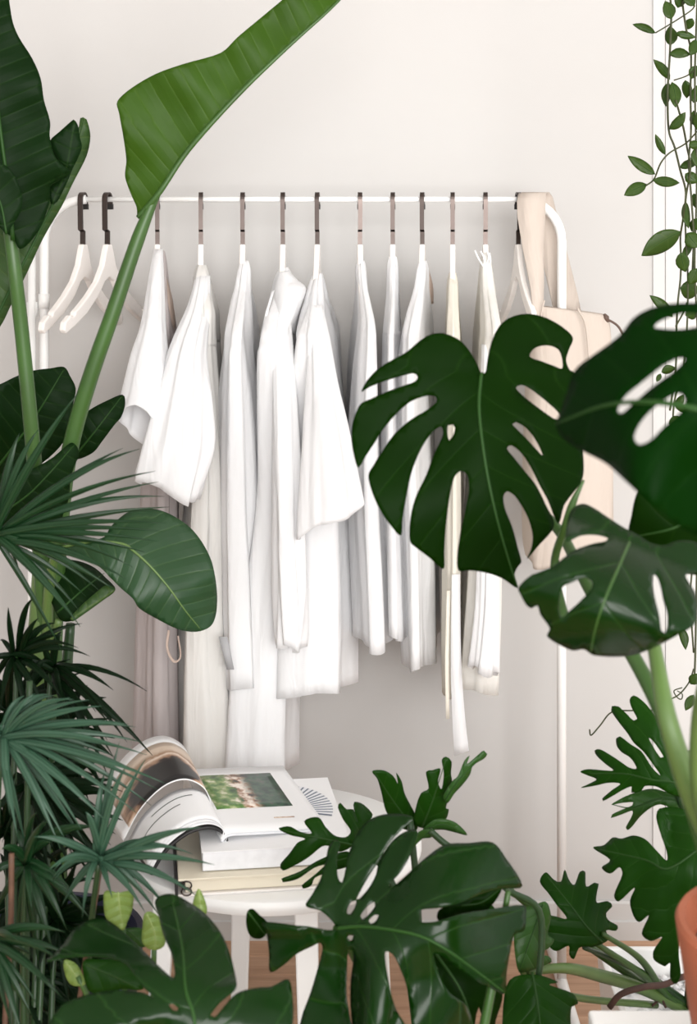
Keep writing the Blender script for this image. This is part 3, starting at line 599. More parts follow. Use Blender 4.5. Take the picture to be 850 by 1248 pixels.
def leaf(parent, outline, d, mat, mid, grad=(0, 0), fold=0.25, bow=0.0, wave=0.004, wk=55.0, holes=(), grid=9, rib=0.0022, ribmat=None, thick=0.0012, name='leaf', label=None, smooth=True, seed=0, key=None):
    """A blade with its own depth: outline in the photo's pixels, placed at depth d with a slope (grad), a fold along the midrib, a bow and waves."""
    ol = [tuple(p)[:2] for p in (closed_spline([(x, y, 0) for x, y in outline], 4) if smooth else [Vector((x, y, 0)) for x, y in outline])]
    hs = [[tuple(p)[:2] for p in closed_spline([(x, y, 0) for x, y in h], 4)] for h in holes]
    cx = sum(p[0] for p in ol)/len(ol); cy = sum(p[1] for p in ol)/len(ol)
    vs, es = [], []
    for lp in [ol]+hs:
        b = len(vs); vs += lp; es += [(b+i, b+(i+1) % len(lp)) for i in range(len(lp))]
    x0, x1 = min(p[0] for p in ol), max(p[0] for p in ol); y0, y1 = min(p[1] for p in ol), max(p[1] for p in ol)
    gx, gy = np.meshgrid(np.arange(x0, x1, grid), np.arange(y0, y1, grid)); gx = gx.astype(float); gx[1::2] += grid/2; gx, gy = gx.ravel(), gy.ravel().astype(float)
    ok = inside(gx, gy, ol)
    for h in hs: ok &= ~inside(gx, gy, h)
    for lp in [ol]+hs:
        bd = seg_dist(gx, gy, lp+[lp[0]])[0]; ok &= bd > grid*0.4
    vs += list(zip(gx[ok], gy[ok]))
    ov, oe, of, *_ = delaunay_2d_cdt([Vector(p) for p in vs], es, [], 1, 1e-4)
    X = np.array([p.x for p in ov]); Y = np.array([p.y for p in ov])
    fa = np.array([t for t in of if len(t) == 3]); tx, ty = X[fa].mean(1), Y[fa].mean(1)
    ok = inside(tx, ty, ol)
    for h in hs: ok &= ~inside(tx, ty, h)
    fa = fa[ok]
    mid2 = [tuple(p)[:2] for p in spline([Vector((x, y, 0)) for x, y in mid], 6)]
    s = d/F; rs = random.Random(int(x0*7+y0*13)+seed); a1, a2 = rs.uniform(0, 6.3), rs.uniform(0, 6.3)
    def depth(X, Y):
        q, al, sd, L = seg_dist(X, Y, mid2); q = q*s; t = al/L; us = al*s
        Z = d+s*(grad[0]*(X-cx)+grad[1]*(Y-cy))+fold*(np.sqrt(q*q+1e-4)-0.01)+bow*(t-0.4)**2
        Z += wave*np.sin(us*wk+a1+sd*1.3)*np.minimum(1, q/0.05)+wave*0.6*np.sin(X*s*wk*0.6+a2)*np.cos(Y*s*wk*0.5+a1)
        return Z, us, q*sd
    Z, U, V = depth(X, Y)
    v = [((px-CX)/F*z, z, H-(py-HY)/F*z) for px, py, z in zip(X, Y, Z)]
    global BASE; BASE = float(depth(np.array([mid2[0][0]]), np.array([mid2[0][1]]))[0][0])+thick+0.003
    if key: BASES[key] = BASE
    me = bpy.data.meshes.new(name); me.from_pydata(v, [], [tuple(int(i) for i in t) for t in fa]); me.update()
    # faces towards the viewer
    p = np.array(v); n0 = np.cross(p[fa[:, 1]]-p[fa[:, 0]], p[fa[:, 2]]-p[fa[:, 0]])
    if (n0[:, 1] > 0).mean() > 0.5: me.flip_normals()
    ul = me.uv_layers.new(name='leaf'); idx = np.empty(len(me.loops), int); me.loops.foreach_get('vertex_index', idx)
    uvv = np.stack([U[idx], V[idx]], 1).ravel().astype(np.float32); ul.data.foreach_set('uv', uvv)
    o = link(name, me, mat, parent); solidify(o, thick, -1)
    if label: o['label'] = label
    if rib:
        mm = np.array(mid2); Zm = depth(mm[:, 0], mm[:, 1])[0]
        pts = [P(x, y, z-rib*0.2) for (x, y), z in zip(mid2, Zm)]
        tube('midrib', pts[:-1:2]+[pts[-1]], [rib, rib*0.75, rib*0.25], ribmat or M['rib'], o, 6, 2)
    return o
def stalk(parent, pts, r, mat, name='petiole', n=8, sub=6):
    return tube(name, [P(*p) for p in pts], r, mat, parent, n, sub)

# ---- potted monstera at the right, in front
mo = empty('potted_monstera', (0.475, 1.55, 0.571), 'tall monstera with large split leaves growing from a terracotta pot', 'plant')
px_, py_ = 0.475, 1.55
lathe('pot', [(0.0, 0.0), (0.094, 0.0), (0.098, 0.004), (0.128, 0.205), (0.129, 0.212), (0.126, 0.217), (0.119, 0.216), (0.116, 0.18), (0.0, 0.178)], M['terracotta'], mo, (px_, py_, 0.571), 64)
lathe('soil', [(0.0, 0.179), (0.115, 0.179), (0.1, 0.184), (0.05, 0.188), (0.0, 0.19)], M['soil'], mo, (px_, py_, 0.571), 40)
A = lambda pts: tr(pts, (400, 360), 2.5)
leaf(mo, A([(467,238),(450,200),(425,160),(395,132),(350,115),(310,120),(275,142),(235,175),(180,205),(140,235),(115,265),(102,294),(125,280),(170,262),(225,245),(262,237),(274,248),(265,262),(235,273),(180,293),(130,315),(100,330),(84,360),(73,400),(73,450),(80,490),(93,524),
    (115,490),(145,445),(165,412),(205,365),(250,325),(300,306),(328,308),(330,325),(300,350),(250,380),(200,425),(165,475),(140,515),(123,548),(135,600),(160,655),(190,700),(222,732),
    (228,680),(238,620),(255,540),(285,465),(320,415),(345,400),(350,425),(325,480),(300,545),(265,620),(250,690),(250,750),(270,770),(310,800),(352,834),
    (355,780),(360,700),(370,620),(385,555),(405,535),(425,548),(430,590),(420,650),(405,720),(395,790),(398,838),(430,838),(480,845),(530,862),(578,892),(569,850),(580,825),(590,812),
    (578,765),(562,705),(540,650),(535,612),(547,597),(570,610),(597,650),(615,690),(625,735),(620,775),(608,802),(640,765),(690,702),
    (665,640),(635,580),(600,535),(565,492),(546,466),(560,457),(590,480),(620,525),(645,575),(672,625),(702,695),(720,640),(745,605),(772,568),(780,530),(775,450),(765,380),(762,320),(768,260),(748,232),(738,228),(726,198),(735,165),(747,130),(720,100),(680,75),(640,60),(600,56),(560,65),(530,85),(510,115),(497,150),(488,190),(482,232),(474,240)]),
    1.80, M['monst'], A([(467,238),(460,330),(468,430),(488,560),(520,700),(558,830),(578,888)]), (0.25, -0.25), 0.22, 0.10, 0.006, 40,
    [A([(366,396),(380,393),(387,408),(380,428),(369,441),(364,420)]), A([(562,392),(574,386),(605,404),(635,442),(656,488),(640,474),(605,436)]), A([(573,282),(590,272),(612,280),(655,312),(700,352),(710,376),(690,376),(645,345),(602,312)]),
     A([(615,186),(632,160),(668,152),(700,162),(713,185),(715,222),(690,215),(650,200)])], 7, 0.0024, key='m1', label='large flat split leaf over the white clothes')
B = lambda pts: tr(pts, (620, 360), 3.696)
leaf(mo, B([(212,580),(232,530),(262,440),(300,335),(380,270),(450,220),(505,175),(560,105),(620,66),(700,42),(780,34),(880,34),(960,60),(960,110),(880,84),(790,78),(730,92),(670,120),(655,142),(700,150),(780,152),(880,140),(1000,160),(1060,300),(1060,700),(1000,950),(900,1080),(830,1075),(740,1020),(660,960),(590,895),(520,830),(440,758),(330,700),(250,650)]),
    1.18, M['monst3'], B([(1000,560),(800,500),(600,480),(420,500),(215,578)]), (-0.55, -0.35), 0.35, 0.2, 0.008, 45,
    [B([(487,520),(520,455),(600,388),(690,318),(760,282),(795,288),(745,342),(660,402),(580,470),(512,530)]), B([(562,640),(590,575),(650,508),(720,458),(772,440),(795,475),(772,530),(700,592),(640,652),(588,672)])], 10, 0.0028, label='dark blurred leaf nearest the viewer')
E = lambda pts: tr(pts, (620, 590), 3.696)
leaf(mo, E([(262,255),(262,190),(275,130),(300,100),(340,88),(390,110),(450,150),(520,195),(580,225),(640,262),(700,275),(760,255),(830,256),(900,300),(890,385),(840,395),(800,408),(812,440),(842,490),(852,560),(838,632),(760,682),(680,725),(600,760),(530,776),(450,778),(380,770),(340,745),(290,750),(230,725),(174,686),(186,650),(145,590),(130,548),(105,560),(80,545),(55,500),(44,466),(95,415),(150,392),(200,370),(240,338),(300,296),(380,268),(440,256),(452,241),(400,226),(330,228)]),
    1.52, M['monst2'], E([(545,262),(520,320),(490,390),(455,470),(420,560),(390,660),(370,765)]), (0.1, -0.75), 0.3, 0.25, 0.006, 50,
    [E([(240,470),(290,440),(345,418),(378,440),(370,475),(320,530),(270,575),(240,602),(226,570)]), E([(655,405),(675,420),(690,470),(700,520),(718,580),(718,640),(705,674),(690,660),(680,590),(660,510),(650,450)])], 7, 0.0018, M['stalk'], key='m3', label='drooping bluish green leaf with two holes')
leaf(mo, [(768,655),(770,628),(778,598),(800,575),(850,560),(880,590),(880,690),(840,700),(800,678)], 1.72, M['monst'], [(880,600),(830,640),(770,655)], (0.2, 0.1), 0.2, 0.1, 0.004, 50)
stalk(mo, [(587,456,BASES['m1']),(600,520,BASES['m1']+0.05),(640,600,BASES['m1']+0.07),(684,650,1.9),(720,720,1.80),(772,800,1.72),(812,880,1.66),(838,960,1.62),(870,1060,1.58),(905,1120,1.56)], [0.004, 0.007, 0.010, 0.012], M['stalk'])
stalk(mo, [(767,661,BASES['m3']),(785,720,BASES['m3']+0.04),(800,800,1.6),(815,880,1.55),(845,970,1.55),(890,1060,1.55),(930,1120,1.55)], [0.005, 0.008, 0.013, 0.016], M['stalkp'])
stalk(mo, [(890,500,1.16),(900,620,1.22),(880,760,1.34),(856,880,1.45),(862,980,1.50),(900,1060,1.54),(940,1110,1.55)], [0.006, 0.009, 0.014, 0.017], M['stalkp'])
stalk(mo, [(712,585,1.79),(700,610,1.79),(690,640,1.80),(676,690,1.84),(690,760,1.78)], [0.0015, 0.005, 0.005, 0.006], M['stalk'])
ped = box('pedestal', (0.292, 1.34, 0), (0.70, 1.80, 0.57), M['white'], None, 0.004)
tag(ped, 'white box pedestal under the terracotta pot', 'pedestal')

# ---- monstera at the bottom centre
mc = empty('monstera_plant', (0.12, 1.72, 0.0), 'monstera with glossy split leaves in front of the round table', 'plant')
G = lambda pts: tr(pts, (300, 980), 2.4286)
leaf(mc, G([(266,369),(252,342),(220,315),(177,301),(195,268),(220,222),(235,170),(245,125),(262,104),(277,114),(268,165),(272,215),(284,232),(295,190),(302,150),(328,90),(360,50),(400,32),(450,28),(496,40),(460,75),(420,120),(390,172),(364,212),(345,245),(326,282),(336,280),(362,250),(384,210),(394,168),(430,112),(470,82),(506,76),(500,112),(480,160),(455,202),(423,238),(432,246),(470,215),(530,160),(590,120),(660,115),(730,113),(770,160),(819,242),(760,250),(704,264),(640,290),(580,306),(520,312),(512,330),(516,348),(548,349),(575,344),(640,325),(720,312),(824,299),(830,332),(824,374),(795,388),(782,440),(772,500),(766,562),(720,542),(680,522),(640,492),(585,452),(555,446),(575,510),(605,560),(655,600),(670,680),(640,740),(560,740),(500,690),(489,610),(474,530),(450,470),(432,442),(412,436),(415,480),(430,560),(446,610),(476,665),(470,720),(400,770),(345,740),(318,670),(309,600),(310,520),(318,460),(315,432),(302,431),(298,480),(296,560),(304,620),(312,680),(270,760),(200,770),(158,700),(164,632),(190,560),(214,480),(226,430),(220,411),(190,424),(150,444),(110,478),(71,497),(68,440),(60,382),(47,350),(100,352),(170,362),(230,372)]),
    1.78, M['monst2'], G([(268,368),(340,362),(430,372),(520,392),(600,435),(690,500),(764,556)]), (-0.1, -0.55), 0.28, 0.25, 0.014, 50,
    [G([(300,308),(312,288),(326,284),(322,306),(308,326),(299,324)]), G([(338,330),(358,302),(380,288),(382,302),(362,328),(344,341)]), G([(362,344),(380,326),(392,326),(386,344),(370,354)]), G([(296,396),(306,388),(318,390),(314,402),(302,407)])], 6, 0.0026, key='c1', label='large glossy leaf with deep splits')
leaf(mc, tr([(5,318),(20,310),(40,328),(62,348),(66,372),(50,396),(25,398),(8,384),(0,350)], (300,980), 2.4286), 1.90, M['monst'], tr([(5,318),(30,350),(60,392)], (300,980), 2.4286), (0.3, 0), 0.3, 0, 0.002, 50, rib=0.0012)
leaf(mc, tr([(545,430),(640,470),(720,480),(760,560),(740,640),(720,740),(690,600),(660,740),(620,620),(600,740),(560,640),(520,500)], (300,980), 2.4286), 1.90, M['monst'], tr([(560,440),(640,560),(690,720)], (300,980), 2.4286), (0.1,-0.3), 0.3, 0.1, 0.006, 50)
leaf(mc, tr([(572,314),(640,288),(705,262),(760,245),(716,312),(640,332),(572,346)], (300,980), 2.4286), 1.86, M['monst'], tr([(640,300),(700,290),(755,250)], (300,980), 2.4286), (0.2, 0), 0.2, 0, 0.003, rib=0.001)
J = lambda pts: tr(pts, (40, 1070), 2.5758)
leaf(mc, J([(42,260),(90,215),(130,160),(180,130),(230,130),(280,165),(340,220),(400,280),(444,312),(436,240),(410,180),(395,120),(383,75),(400,55),(440,50),(490,75),(540,110),(590,170),(620,240),(641,332),(632,355),(590,390),(558,432),(572,436),(600,404),(640,362),(700,345),(750,340),(803,318),(817,380),(817,458),(800,560),(640,600),(500,580),(380,620),(200,580),(60,520),(52,458),(90,400),(150,372),(250,352),(340,358),(380,373),(350,345),(320,305),(290,268),(240,250),(170,245),(100,250)]),
    1.66, M['monst2'], J([(500,600),(510,520),(505,430),(480,350),(470,220),(440,80)]), (0.15, -0.7), 0.22, 0.2, 0.008, 45, [J([(428,398),(438,394),(456,408),(454,418),(440,414)])], 6, 0.0026, label='large leaf with three broad lobes, lowest in the picture')
for pts, r in (([(410,1131,BASES['c1']),(440,1180,BASES['c1']+0.05),(480,1290,1.74),(520,1420,1.72)], 0.008), ([(234,1300,1.66),(330,1360,1.70),(480,1460,1.72)], 0.008), ([(530,1180,1.9),(535,1290,1.80),(540,1420,1.73)], 0.007), ([(620,1085,1.86),(600,1200,1.86),(560,1400,1.74)], 0.006)):
    stalk(mc, pts, [r*0.6, r, r*1.1], M['stalk'])
def pot_on_floor(parent, x, y, r, h, mat):
    lathe('pot', [(0, 0), (r*0.72, 0), (r*0.76, 0.006), (r, h-0.01), (r, h), (r*0.93, h), (r*0.9, h-0.04), (0, h-0.042)], mat, parent, (x, y, 0), 48)
    lathe('soil', [(0, h-0.041), (r*0.89, h-0.041), (r*0.5, h-0.03), (0, h-0.028)], M['soil'], parent, (x, y, 0), 32)
pot_on_floor(mc, 0.12, 1.72, 0.15, 0.40, M['white'])

# ---- cut-leaf philodendron behind it
pc = empty('philodendron_plant', (0.12, 2.12, 0.0), 'deeply lobed philodendron reaching up against the wall beside the round table', 'plant')
K = lambda pts: tr(pts, (330, 900), 3.036)
leaf(pc, K([(30,333),(70,325),(110,345),(152,350),(124,306),(176,291),(206,330),(240,360),(280,365),(298,342),(270,300),(250,255),(258,238),(282,262),(306,262),(326,312),(310,260),(312,234),(345,245),(378,282),(362,306),(330,345),(300,400),(250,420),(215,398),(190,400),(140,440),(90,470),(45,489),(36,466),(70,425),(100,385),(128,371),(80,360),(50,348)]), 2.16, M['phil'], K([(330,400),(240,380),(150,362),(40,338)]), (0.3, -0.2), 0.3, 0.1, 0.004, 60, grid=5, rib=0.0016)
leaf(pc, K([(290,420),(230,430),(170,455),(110,492),(40,520),(45,532),(100,520),(160,480),(210,460),(170,500),(115,545),(120,556),(150,545),(165,515),(230,490),(290,470)]), 2.17, M['phil'], K([(290,440),(180,470),(45,526)]), (0.2, 0), 0.2, 0, 0.003, 60, grid=5, rib=0.001)
leaf(pc, K([(430,276),(410,200),(395,150),(376,122),(420,119),(455,140),(472,168),(466,128),(486,160),(496,202),(520,250),(540,292),(540,340),(480,330)]), 2.18, M['phil'], K([(530,330),(460,240),(385,125)]), (0.1, 0.2), 0.3, 0, 0.004, 60, grid=5, rib=0.0014)
leaf(pc, K([(535,320),(538,255),(558,202),(585,186),(575,124),(600,118),(629,113),(620,160),(634,188),(642,132),(634,80),(650,68),(670,85),(668,130),(672,160),(655,230),(650,260),(660,262),(650,298),(610,335)]), 2.17, M['phil'], K([(560,330),(600,230),(650,75)]), (0.2, 0.1), 0.3, 0, 0.003, 60, grid=5, rib=0.0014)
leaf(pc, K([(640,215),(672,160),(694,140),(718,82),(737,64),(728,95),(770,60),(790,45),(802,58),(790,75),(750,100),(738,135),(708,175),(680,205),(655,240)]), 2.16, M['phill'], K([(645,230),(700,150),(798,54)]), (0.2, 0.1), 0.3, 0, 0.003, 60, grid=5, rib=0.0014)
leaf(pc, K([(560,345),(600,305),(640,298),(690,315),(728,357),(690,350),(640,338),(600,340)]), 2.13, M['phill'], K([(565,340),(640,318),(725,355)]), (0, 0.3), 0.3, 0, 0.002, 60, grid=5, rib=0.0014)
leaf(pc, K([(528,404),(535,370),(550,345),(590,336),(596,366),(560,372)]), 2.12, M['phill'], K([(590,340),(530,400)]), (0, 0.2), 0.3, 0, 0.002, 60, grid=4, rib=0.001)
stalk(pc, [(524,1012,2.12),(545,1030,2.12),(580,1052,2.12),(620,1085,2.14),(660,1120,2.16),(640,1250,2.14),(545,1380,2.12)], 0.005, M['stalkd'])
stalk(pc, [(440,1030,2.16),(480,1080,2.17),(500,1200,2.14),(520,1380,2.12)], 0.005, M['stalkd'])
stalk(pc, [(500,1000,2.17),(508,1080,2.16),(515,1200,2.14),(530,1380,2.12)], 0.005, M['stalkd'])
pot_on_floor(pc, 0.12, 2.12, 0.13, 0.24, M['white'])

# ---- cut-leaf philodendron at the right, in a white trough
pr = empty('philodendron_plant', (0.58, 2.52, 0.0), 'deeply lobed philodendron spreading from the white trough by the door casing', 'plant')
Q = lambda pts: tr(pts, (690, 830), 5.3125)
leaf(pr, Q([(640,330),(560,200),(500,130),(440,93),(413,120),(425,170),(462,245),(440,256),(390,210),(340,165),(298,163),(293,190),(330,250),(400,340),(440,400),(500,455),(565,540),(612,610),(560,562),(490,457),(420,410),(350,358),(326,370),(330,420),(360,460),(420,500),(458,565),(410,560),(350,520),(290,480),(220,441),(186,450),(200,485),(260,540),(308,578),(250,578),(140,570),(93,588),(150,615),(198,636),(150,665),(98,692),(190,678),(270,660),(352,665),(300,705),(236,760),(240,777),(310,740),(380,700),(427,684),(425,722),(490,712),(510,682),(580,682),(640,712),(690,738),(800,760),(860,720),(860,500),(740,420)]),
    2.22, M['phil'], Q([(860,740),(720,660),(560,640),(380,600),(130,600)]), (-0.3, -0.2), 0.2, 0.1, 0.006, 60, [Q([(538,368),(580,405),(634,490),(615,496),(575,440)])], 5, 0.002)
leaf(pr, Q([(820,760),(740,735),(680,728),(600,702),(540,698),(470,715),(400,740),(340,770),(294,802),(360,790),(437,785),(430,805),(350,840),(300,865),(292,887),(360,865),(432,840),(425,880),(388,950),(400,967),(432,940),(480,880),(550,822),(620,800),(740,850),(820,860)]), 2.26, M['phill'], Q([(820,800),(620,760),(430,820),(300,800)]), (-0.2, -0.2), 0.25, 0, 0.005, 60, grid=5, rib=0.002)
R_ = lambda pts: tr(pts, (600, 800), 2.784)
leaf(pr, R_([(343,650),(380,640),(410,614),(440,618),(480,607),(520,620),(560,660),(594,692),(588,640),(565,580),(558,535),(580,513),(640,515),(720,560),(760,700),(740,850),(650,900),(634,1000),(640,1080),(625,1112),(605,1092),(604,1040),(588,1052),(550,1030),(548,1000),(578,952),(540,966),(508,940),(532,880),(500,902),(480,880),(468,830),(484,785),(430,832),(414,810),(442,740),(432,715),(400,737),(372,716),(400,690)]), 2.12, M['phil'], R_([(720,640),(600,720),(520,690),(350,652)]), (-0.2, -0.3), 0.3, 0.15, 0.010, 60, grid=6, rib=0.002)
T_ = lambda pts: tr(pts, (570, 1040), 3.036)
leaf(pr, T_([(268,105),(290,70),(320,97),(346,105),(360,60),(376,97),(396,116),(416,68),(436,67),(440,122),(470,108),(486,112),(479,150),(480,182),(520,177),(537,195),(514,222),(522,247),(557,268),(550,287),(514,285),(522,320),(470,346),(430,345),(412,352),(394,392),(377,375),(375,342),(330,362),(300,342),(280,300),(250,262),(252,238),(310,230),(368,242),(330,190),(300,148)]), 2.28, M['phil'], T_([(500,330),(440,270),(380,190),(300,90)]), (0.2, -0.4), 0.22, 0.1, 0.005, 60, grid=5, rib=0.0018)
leaf(pr, T_([(212,202),(250,190),(288,178),(302,196),(310,240),(298,300),(322,320),(300,352),(258,376),(300,380),(312,400),(280,416),(200,442),(180,400),(172,300),(190,240)]), 2.2, M['phill'], T_([(280,190),(240,300),(190,440)]), (0.3, -0.2), 0.4, 0, 0.006, 60, grid=5, rib=0.0018)
leaf(pr, T_([(155,470),(250,448),(335,476),(304,486),(390,518),(410,556),(386,568),(384,640),(410,720),(330,740),(300,690),(250,740),(200,700),(140,740),(130,600)]), 2.1, M['phil'], T_([(240,440),(260,560),(280,720)]), (0.1, -0.5), 0.3, 0, 0.006, 60, grid=6, rib=0.002)
leaf(pr, T_([(60,190),(95,195),(110,230),(150,300),(160,340),(130,330),(100,300),(60,290)]), 2.22, M['phil'], T_([(70,195),(150,330)]), (0.1, 0), 0.3, 0, 0.004, grid=5, rib=0.001)
for pts, r, m_ in (([(644,1184,2.2),(690,1180,2.24),(735,1190,2.34),(785,1205,2.44),(832,1228,2.5)], 0.011, 'stalkp'), ([(724,1148,2.28),(780,1185,2.38),(800,1200,2.45),(835,1224,2.5)], 0.008, 'stalk'),
                   ([(735,1138,2.28),(780,1168,2.36),(806,1204,2.45),(832,1230,2.5)], 0.007, 'stalk'), ([(712,1155,2.28),(755,1172,2.36),(800,1195,2.44),(838,1222,2.5)], 0.006, 'stalkd'),
                   ([(600,1060,2.28),(640,1100,2.3),(720,1155,2.36),(800,1210,2.46),(838,1232,2.5)], 0.007, 'stalk'), ([(829,970,2.24),(846,1060,2.32),(845,1150,2.42),(840,1225,2.5)], 0.009, 'stalkd'), ([(835,980,2.26),(858,1080,2.4),(850,1225,2.5)], 0.009, 'stalkd'), ([(640,1140,2.2),(640,1190,2.2),(700,1215,2.3),(800,1225,2.48)], 0.006, 'stalkp')):
    stalk(pr, pts, [r*0.55, r*0.9, r], M[m_])
stalk(pr, [(743,1228,2.3),(757,1212,2.3),(785,1203,2.32),(810,1200,2.36),(840,1192,2.4),(850,1235,2.5)], 0.005, M['root'], 'aerial_root')
stalk(pr, [(795,1226,2.46),(806,1218,2.46),(812,1228,2.46)], 0.002, M['root'], 'aerial_root')
tq = empty('trough_planter', (0.58, 2.5, 0), 'white rectangular trough on the floor holding the philodendron stems', 'planter')
tx0, tx1, ty0, ty1, tz = 0.447, 0.80, 2.36, 2.66, 0.245
v = [(x, y, z) for z, i_ in ((0, 0.015), (tz, 0.0), (tz, -0.012), (tz-0.03, -0.016), (0.13, -0.022)) for x, y in ((tx0+i_*(1 if z == 0 else -1), ty0+i_*(1 if z == 0 else -1)), (tx1-i_*(1 if z == 0 else -1), ty0+i_*(1 if z == 0 else -1)), (tx1-i_*(1 if z == 0 else -1), ty1-i_*(1 if z == 0 else -1)), (tx0+i_*(1 if z == 0 else -1), ty1-i_*(1 if z == 0 else -1)))]
o = mesh('trough', v, [(3, 2, 1, 0)]+[(4*i+j, 4*i+(j+1) % 4, 4*i+4+(j+1) % 4, 4*i+4+j) for i in range(4) for j in range(4)]+[(16, 17, 18, 19)], M['white'], tq, False); bevel(o, 0.003)
rb = random.Random(3); v, f = [], []
for i in range(260):
    x, y = rb.uniform(tx0+0.03, tx1-0.03), rb.uniform(ty0+0.03, ty1-0.03); r = rb.uniform(0.006, 0.013); b0 = len(v); z = 0.2+rb.uniform(0, 0.012)
    v += [(x-r, y, z), (x+r, y, z), (x, y-r, z), (x, y+r, z), (x, y, z-r*0.7), (x, y, z+r*0.7)]
    f += [(b0+a_, b0+b_, b0+c_) for a_, b_, c_ in ((0,2,5),(2,1,5),(1,3,5),(3,0,5),(2,0,4),(1,2,4),(3,1,4),(0,3,4))]
o = mesh('white_pebbles', v, f, M['paper'], tq); o['kind'] = 'stuff'
box('planting_bed', (tx0+0.023, ty0+0.023, 0.131), (tx1-0.023, ty1-0.023, 0.2), M['paper'], tq)

# ---- bird of paradise at the left
st = empty('bird_of_paradise', (-0.52, 2.52, 0.0), 'bird of paradise plant with big paddle leaves at the left', 'plant')
S2 = lambda pts: tr(pts, (0, 0), 2.0)
leaf(st, S2([(333,505),(318,470),(305,430),(308,390),(300,330),(290,275),(286,247),(320,215),(380,180),(450,155),(538,129),(580,90),(640,40),(700,-10),(770,-70),(850,-120),(880,-70),(826,2),(762,62),(702,115),(642,172),(582,230),(522,292),(464,360),(424,414),(398,458),(378,492),(352,524),(336,532)]),
     2.42, M['strel'], S2([(338,530),(392,465),(460,365),(580,232),(702,115),(824,4),(878,-68)]), (-0.2, -0.15), -0.35, 0.15, 0.006, 60, grid=6, rib=0.0055, ribmat=M['stalk'], label='tall pale green leaf curving to the upper right')
leaf(st, S2([(345,520),(330,470),(318,400),(316,340),(312,290),(340,240),(400,205),(480,180),(550,150),(620,80),(700,20),(780,-50),(850,-90),(860,-50),(762,55),(642,165),(522,285),(424,408),(378,486)]),
     2.50, M['streld'], S2([(345,520),(392,465),(460,365),(580,232),(702,115),(850,-50)]), (0.2, 0.1), 0.45, 0.1, 0.006, 60, grid=10, rib=0)
S7 = lambda pts: tr(pts, (0, 0), 3.8636)
leaf(st, S7([(-120,-200),(10,-220),(36,-60),(47,30),(62,110),(92,180),(152,275),(192,370),(207,470),(236,572),(234,640),(252,720),(282,768),(332,806),(300,838),(240,872),(236,940),(200,1050),(150,1130),(95,1172),(60,1120),(20,1090),(-60,1000),(-120,600)]),
     2.36, M['streld'], S7([(60,1130),(40,900),(0,600),(-40,200),(-60,-200)]), (0.5, 0.0), -0.3, 0.1, 0.008, 50, grid=7, rib=0.004, label='dark broad leaf at the upper left')
leaf(st, S7([(378,556),(392,552),(408,562),(426,640),(408,735),(345,860),(292,970),(205,1120),(125,1290),(60,1420),(0,1540),(-80,1620),(-120,1500),(-120,1000),(100,820),(236,662),(300,602),(346,563),(356,570),(370,600)]),
     2.45, M['strelp'], S7([(-60,1580),(100,1260),(250,960),(340,760),(395,560)]), (0.3, 0.1), 0.5, 0.0, 0.006, 50, grid=7, rib=0.003)
leaf(st, S7([(234,664),(300,605),(346,566),(360,575),(370,600),(375,640),(385,700),(340,800),(320,850),(270,950),(240,960),(236,880),(300,838),(332,806),(282,768),(252,720)]), 2.40, M['streld'], S7([(250,950),(310,800),(350,580)]), (0.2, 0), 0.2, 0, 0.004, 50, grid=7, rib=0)
leaf(st, S7([(-120,740),(0,768),(40,790),(80,850),(106,930),(95,1000),(58,1062),(30,1104),(0,1060),(-60,960),(-120,900)]), 2.30, M['streld'], S7([(30,1100),(0,950),(-80,780)]), (0.4, 0), -0.3, 0, 0.004, 50, grid=7, rib=0.002)
stalk(st, [(12,280,2.38),(18,330,2.38),(26,400,2.40),(36,500,2.42),(44,590,2.45),(52,700,2.48),(60,820,2.5),(66,1000,2.52),(66,1200,2.52)], [0.011, 0.012, 0.013, 0.018, 0.024], M['stalk'])
stalk(st, [(192,238,2.43),(183,254,2.432),(165,300,2.43),(138,380,2.43),(110,460,2.44),(86,545,2.46),(72,640,2.48),(62,760,2.5),(56,1000,2.52),(58,1200,2.52)], [0.005, 0.0115, 0.0135, 0.0145, 0.022, 0.03], M['stalk'])
S1_ = lambda pts: tr(pts, (0, 440), 3.8636)
leaf(st, S1_([(-120,150),(0,110),(80,72),(160,45),(240,34),(302,28),(330,70),(357,130),(345,200),(330,280),(300,380),(200,480),(60,560),(-120,600)]), 2.56, M['streld'], S1_([(-60,560),(80,380),(180,240),(300,40)]), (0.1, 0.3), -0.3, 0.1, 0.006, grid=8, rib=0.003)
leaf(st, S1_([(378,268),(430,225),(500,188),(577,158),(590,200),(572,262),(540,300),(480,380),(440,430),(370,462),(345,440),(350,340)]), 2.66, M['streld'], S1_([(350,450),(440,340),(575,165)]), (0.1, 0.1), 0.3, 0.1, 0.004, grid=8, rib=0.002)
leaf(st, S1_([(338,384),(366,408),(371,450),(352,490),(332,560),(326,640),(302,712),(270,775),(100,830),(-80,800),(-80,560),(120,520),(240,460),(300,410)]), 2.40, M['streld'], S1_([(-60,760),(120,640),(240,520),(345,400)]), (0.2, 0.2), 0.3, 0.1, 0.006, grid=8, rib=0.002)
S3 = lambda pts: tr(pts, (0, 400), 2.7133)
leaf(st, S3([(345,690),(365,658),(395,628),(430,605),(480,596),(530,602),(580,624),(630,660),(667,705),(697,762),(712,822),(719,890),(714,950),(696,986),(650,1004),(590,996),(520,962),(460,926),(440,895),(400,860),(370,830),(330,790),(290,770),(220,747),(188,727),(250,715),(300,702)]),
     2.40, M['strelg'], S3([(190,728),(300,706),(400,712),(440,735),(500,790),(560,860),(610,930),(660,992)]), (0.0, -0.55), 0.22, 0.25, 0.005, 60, grid=6, rib=0.0028, ribmat=M['stalkp'], label='broad oval leaf in front of the hanging clothes')
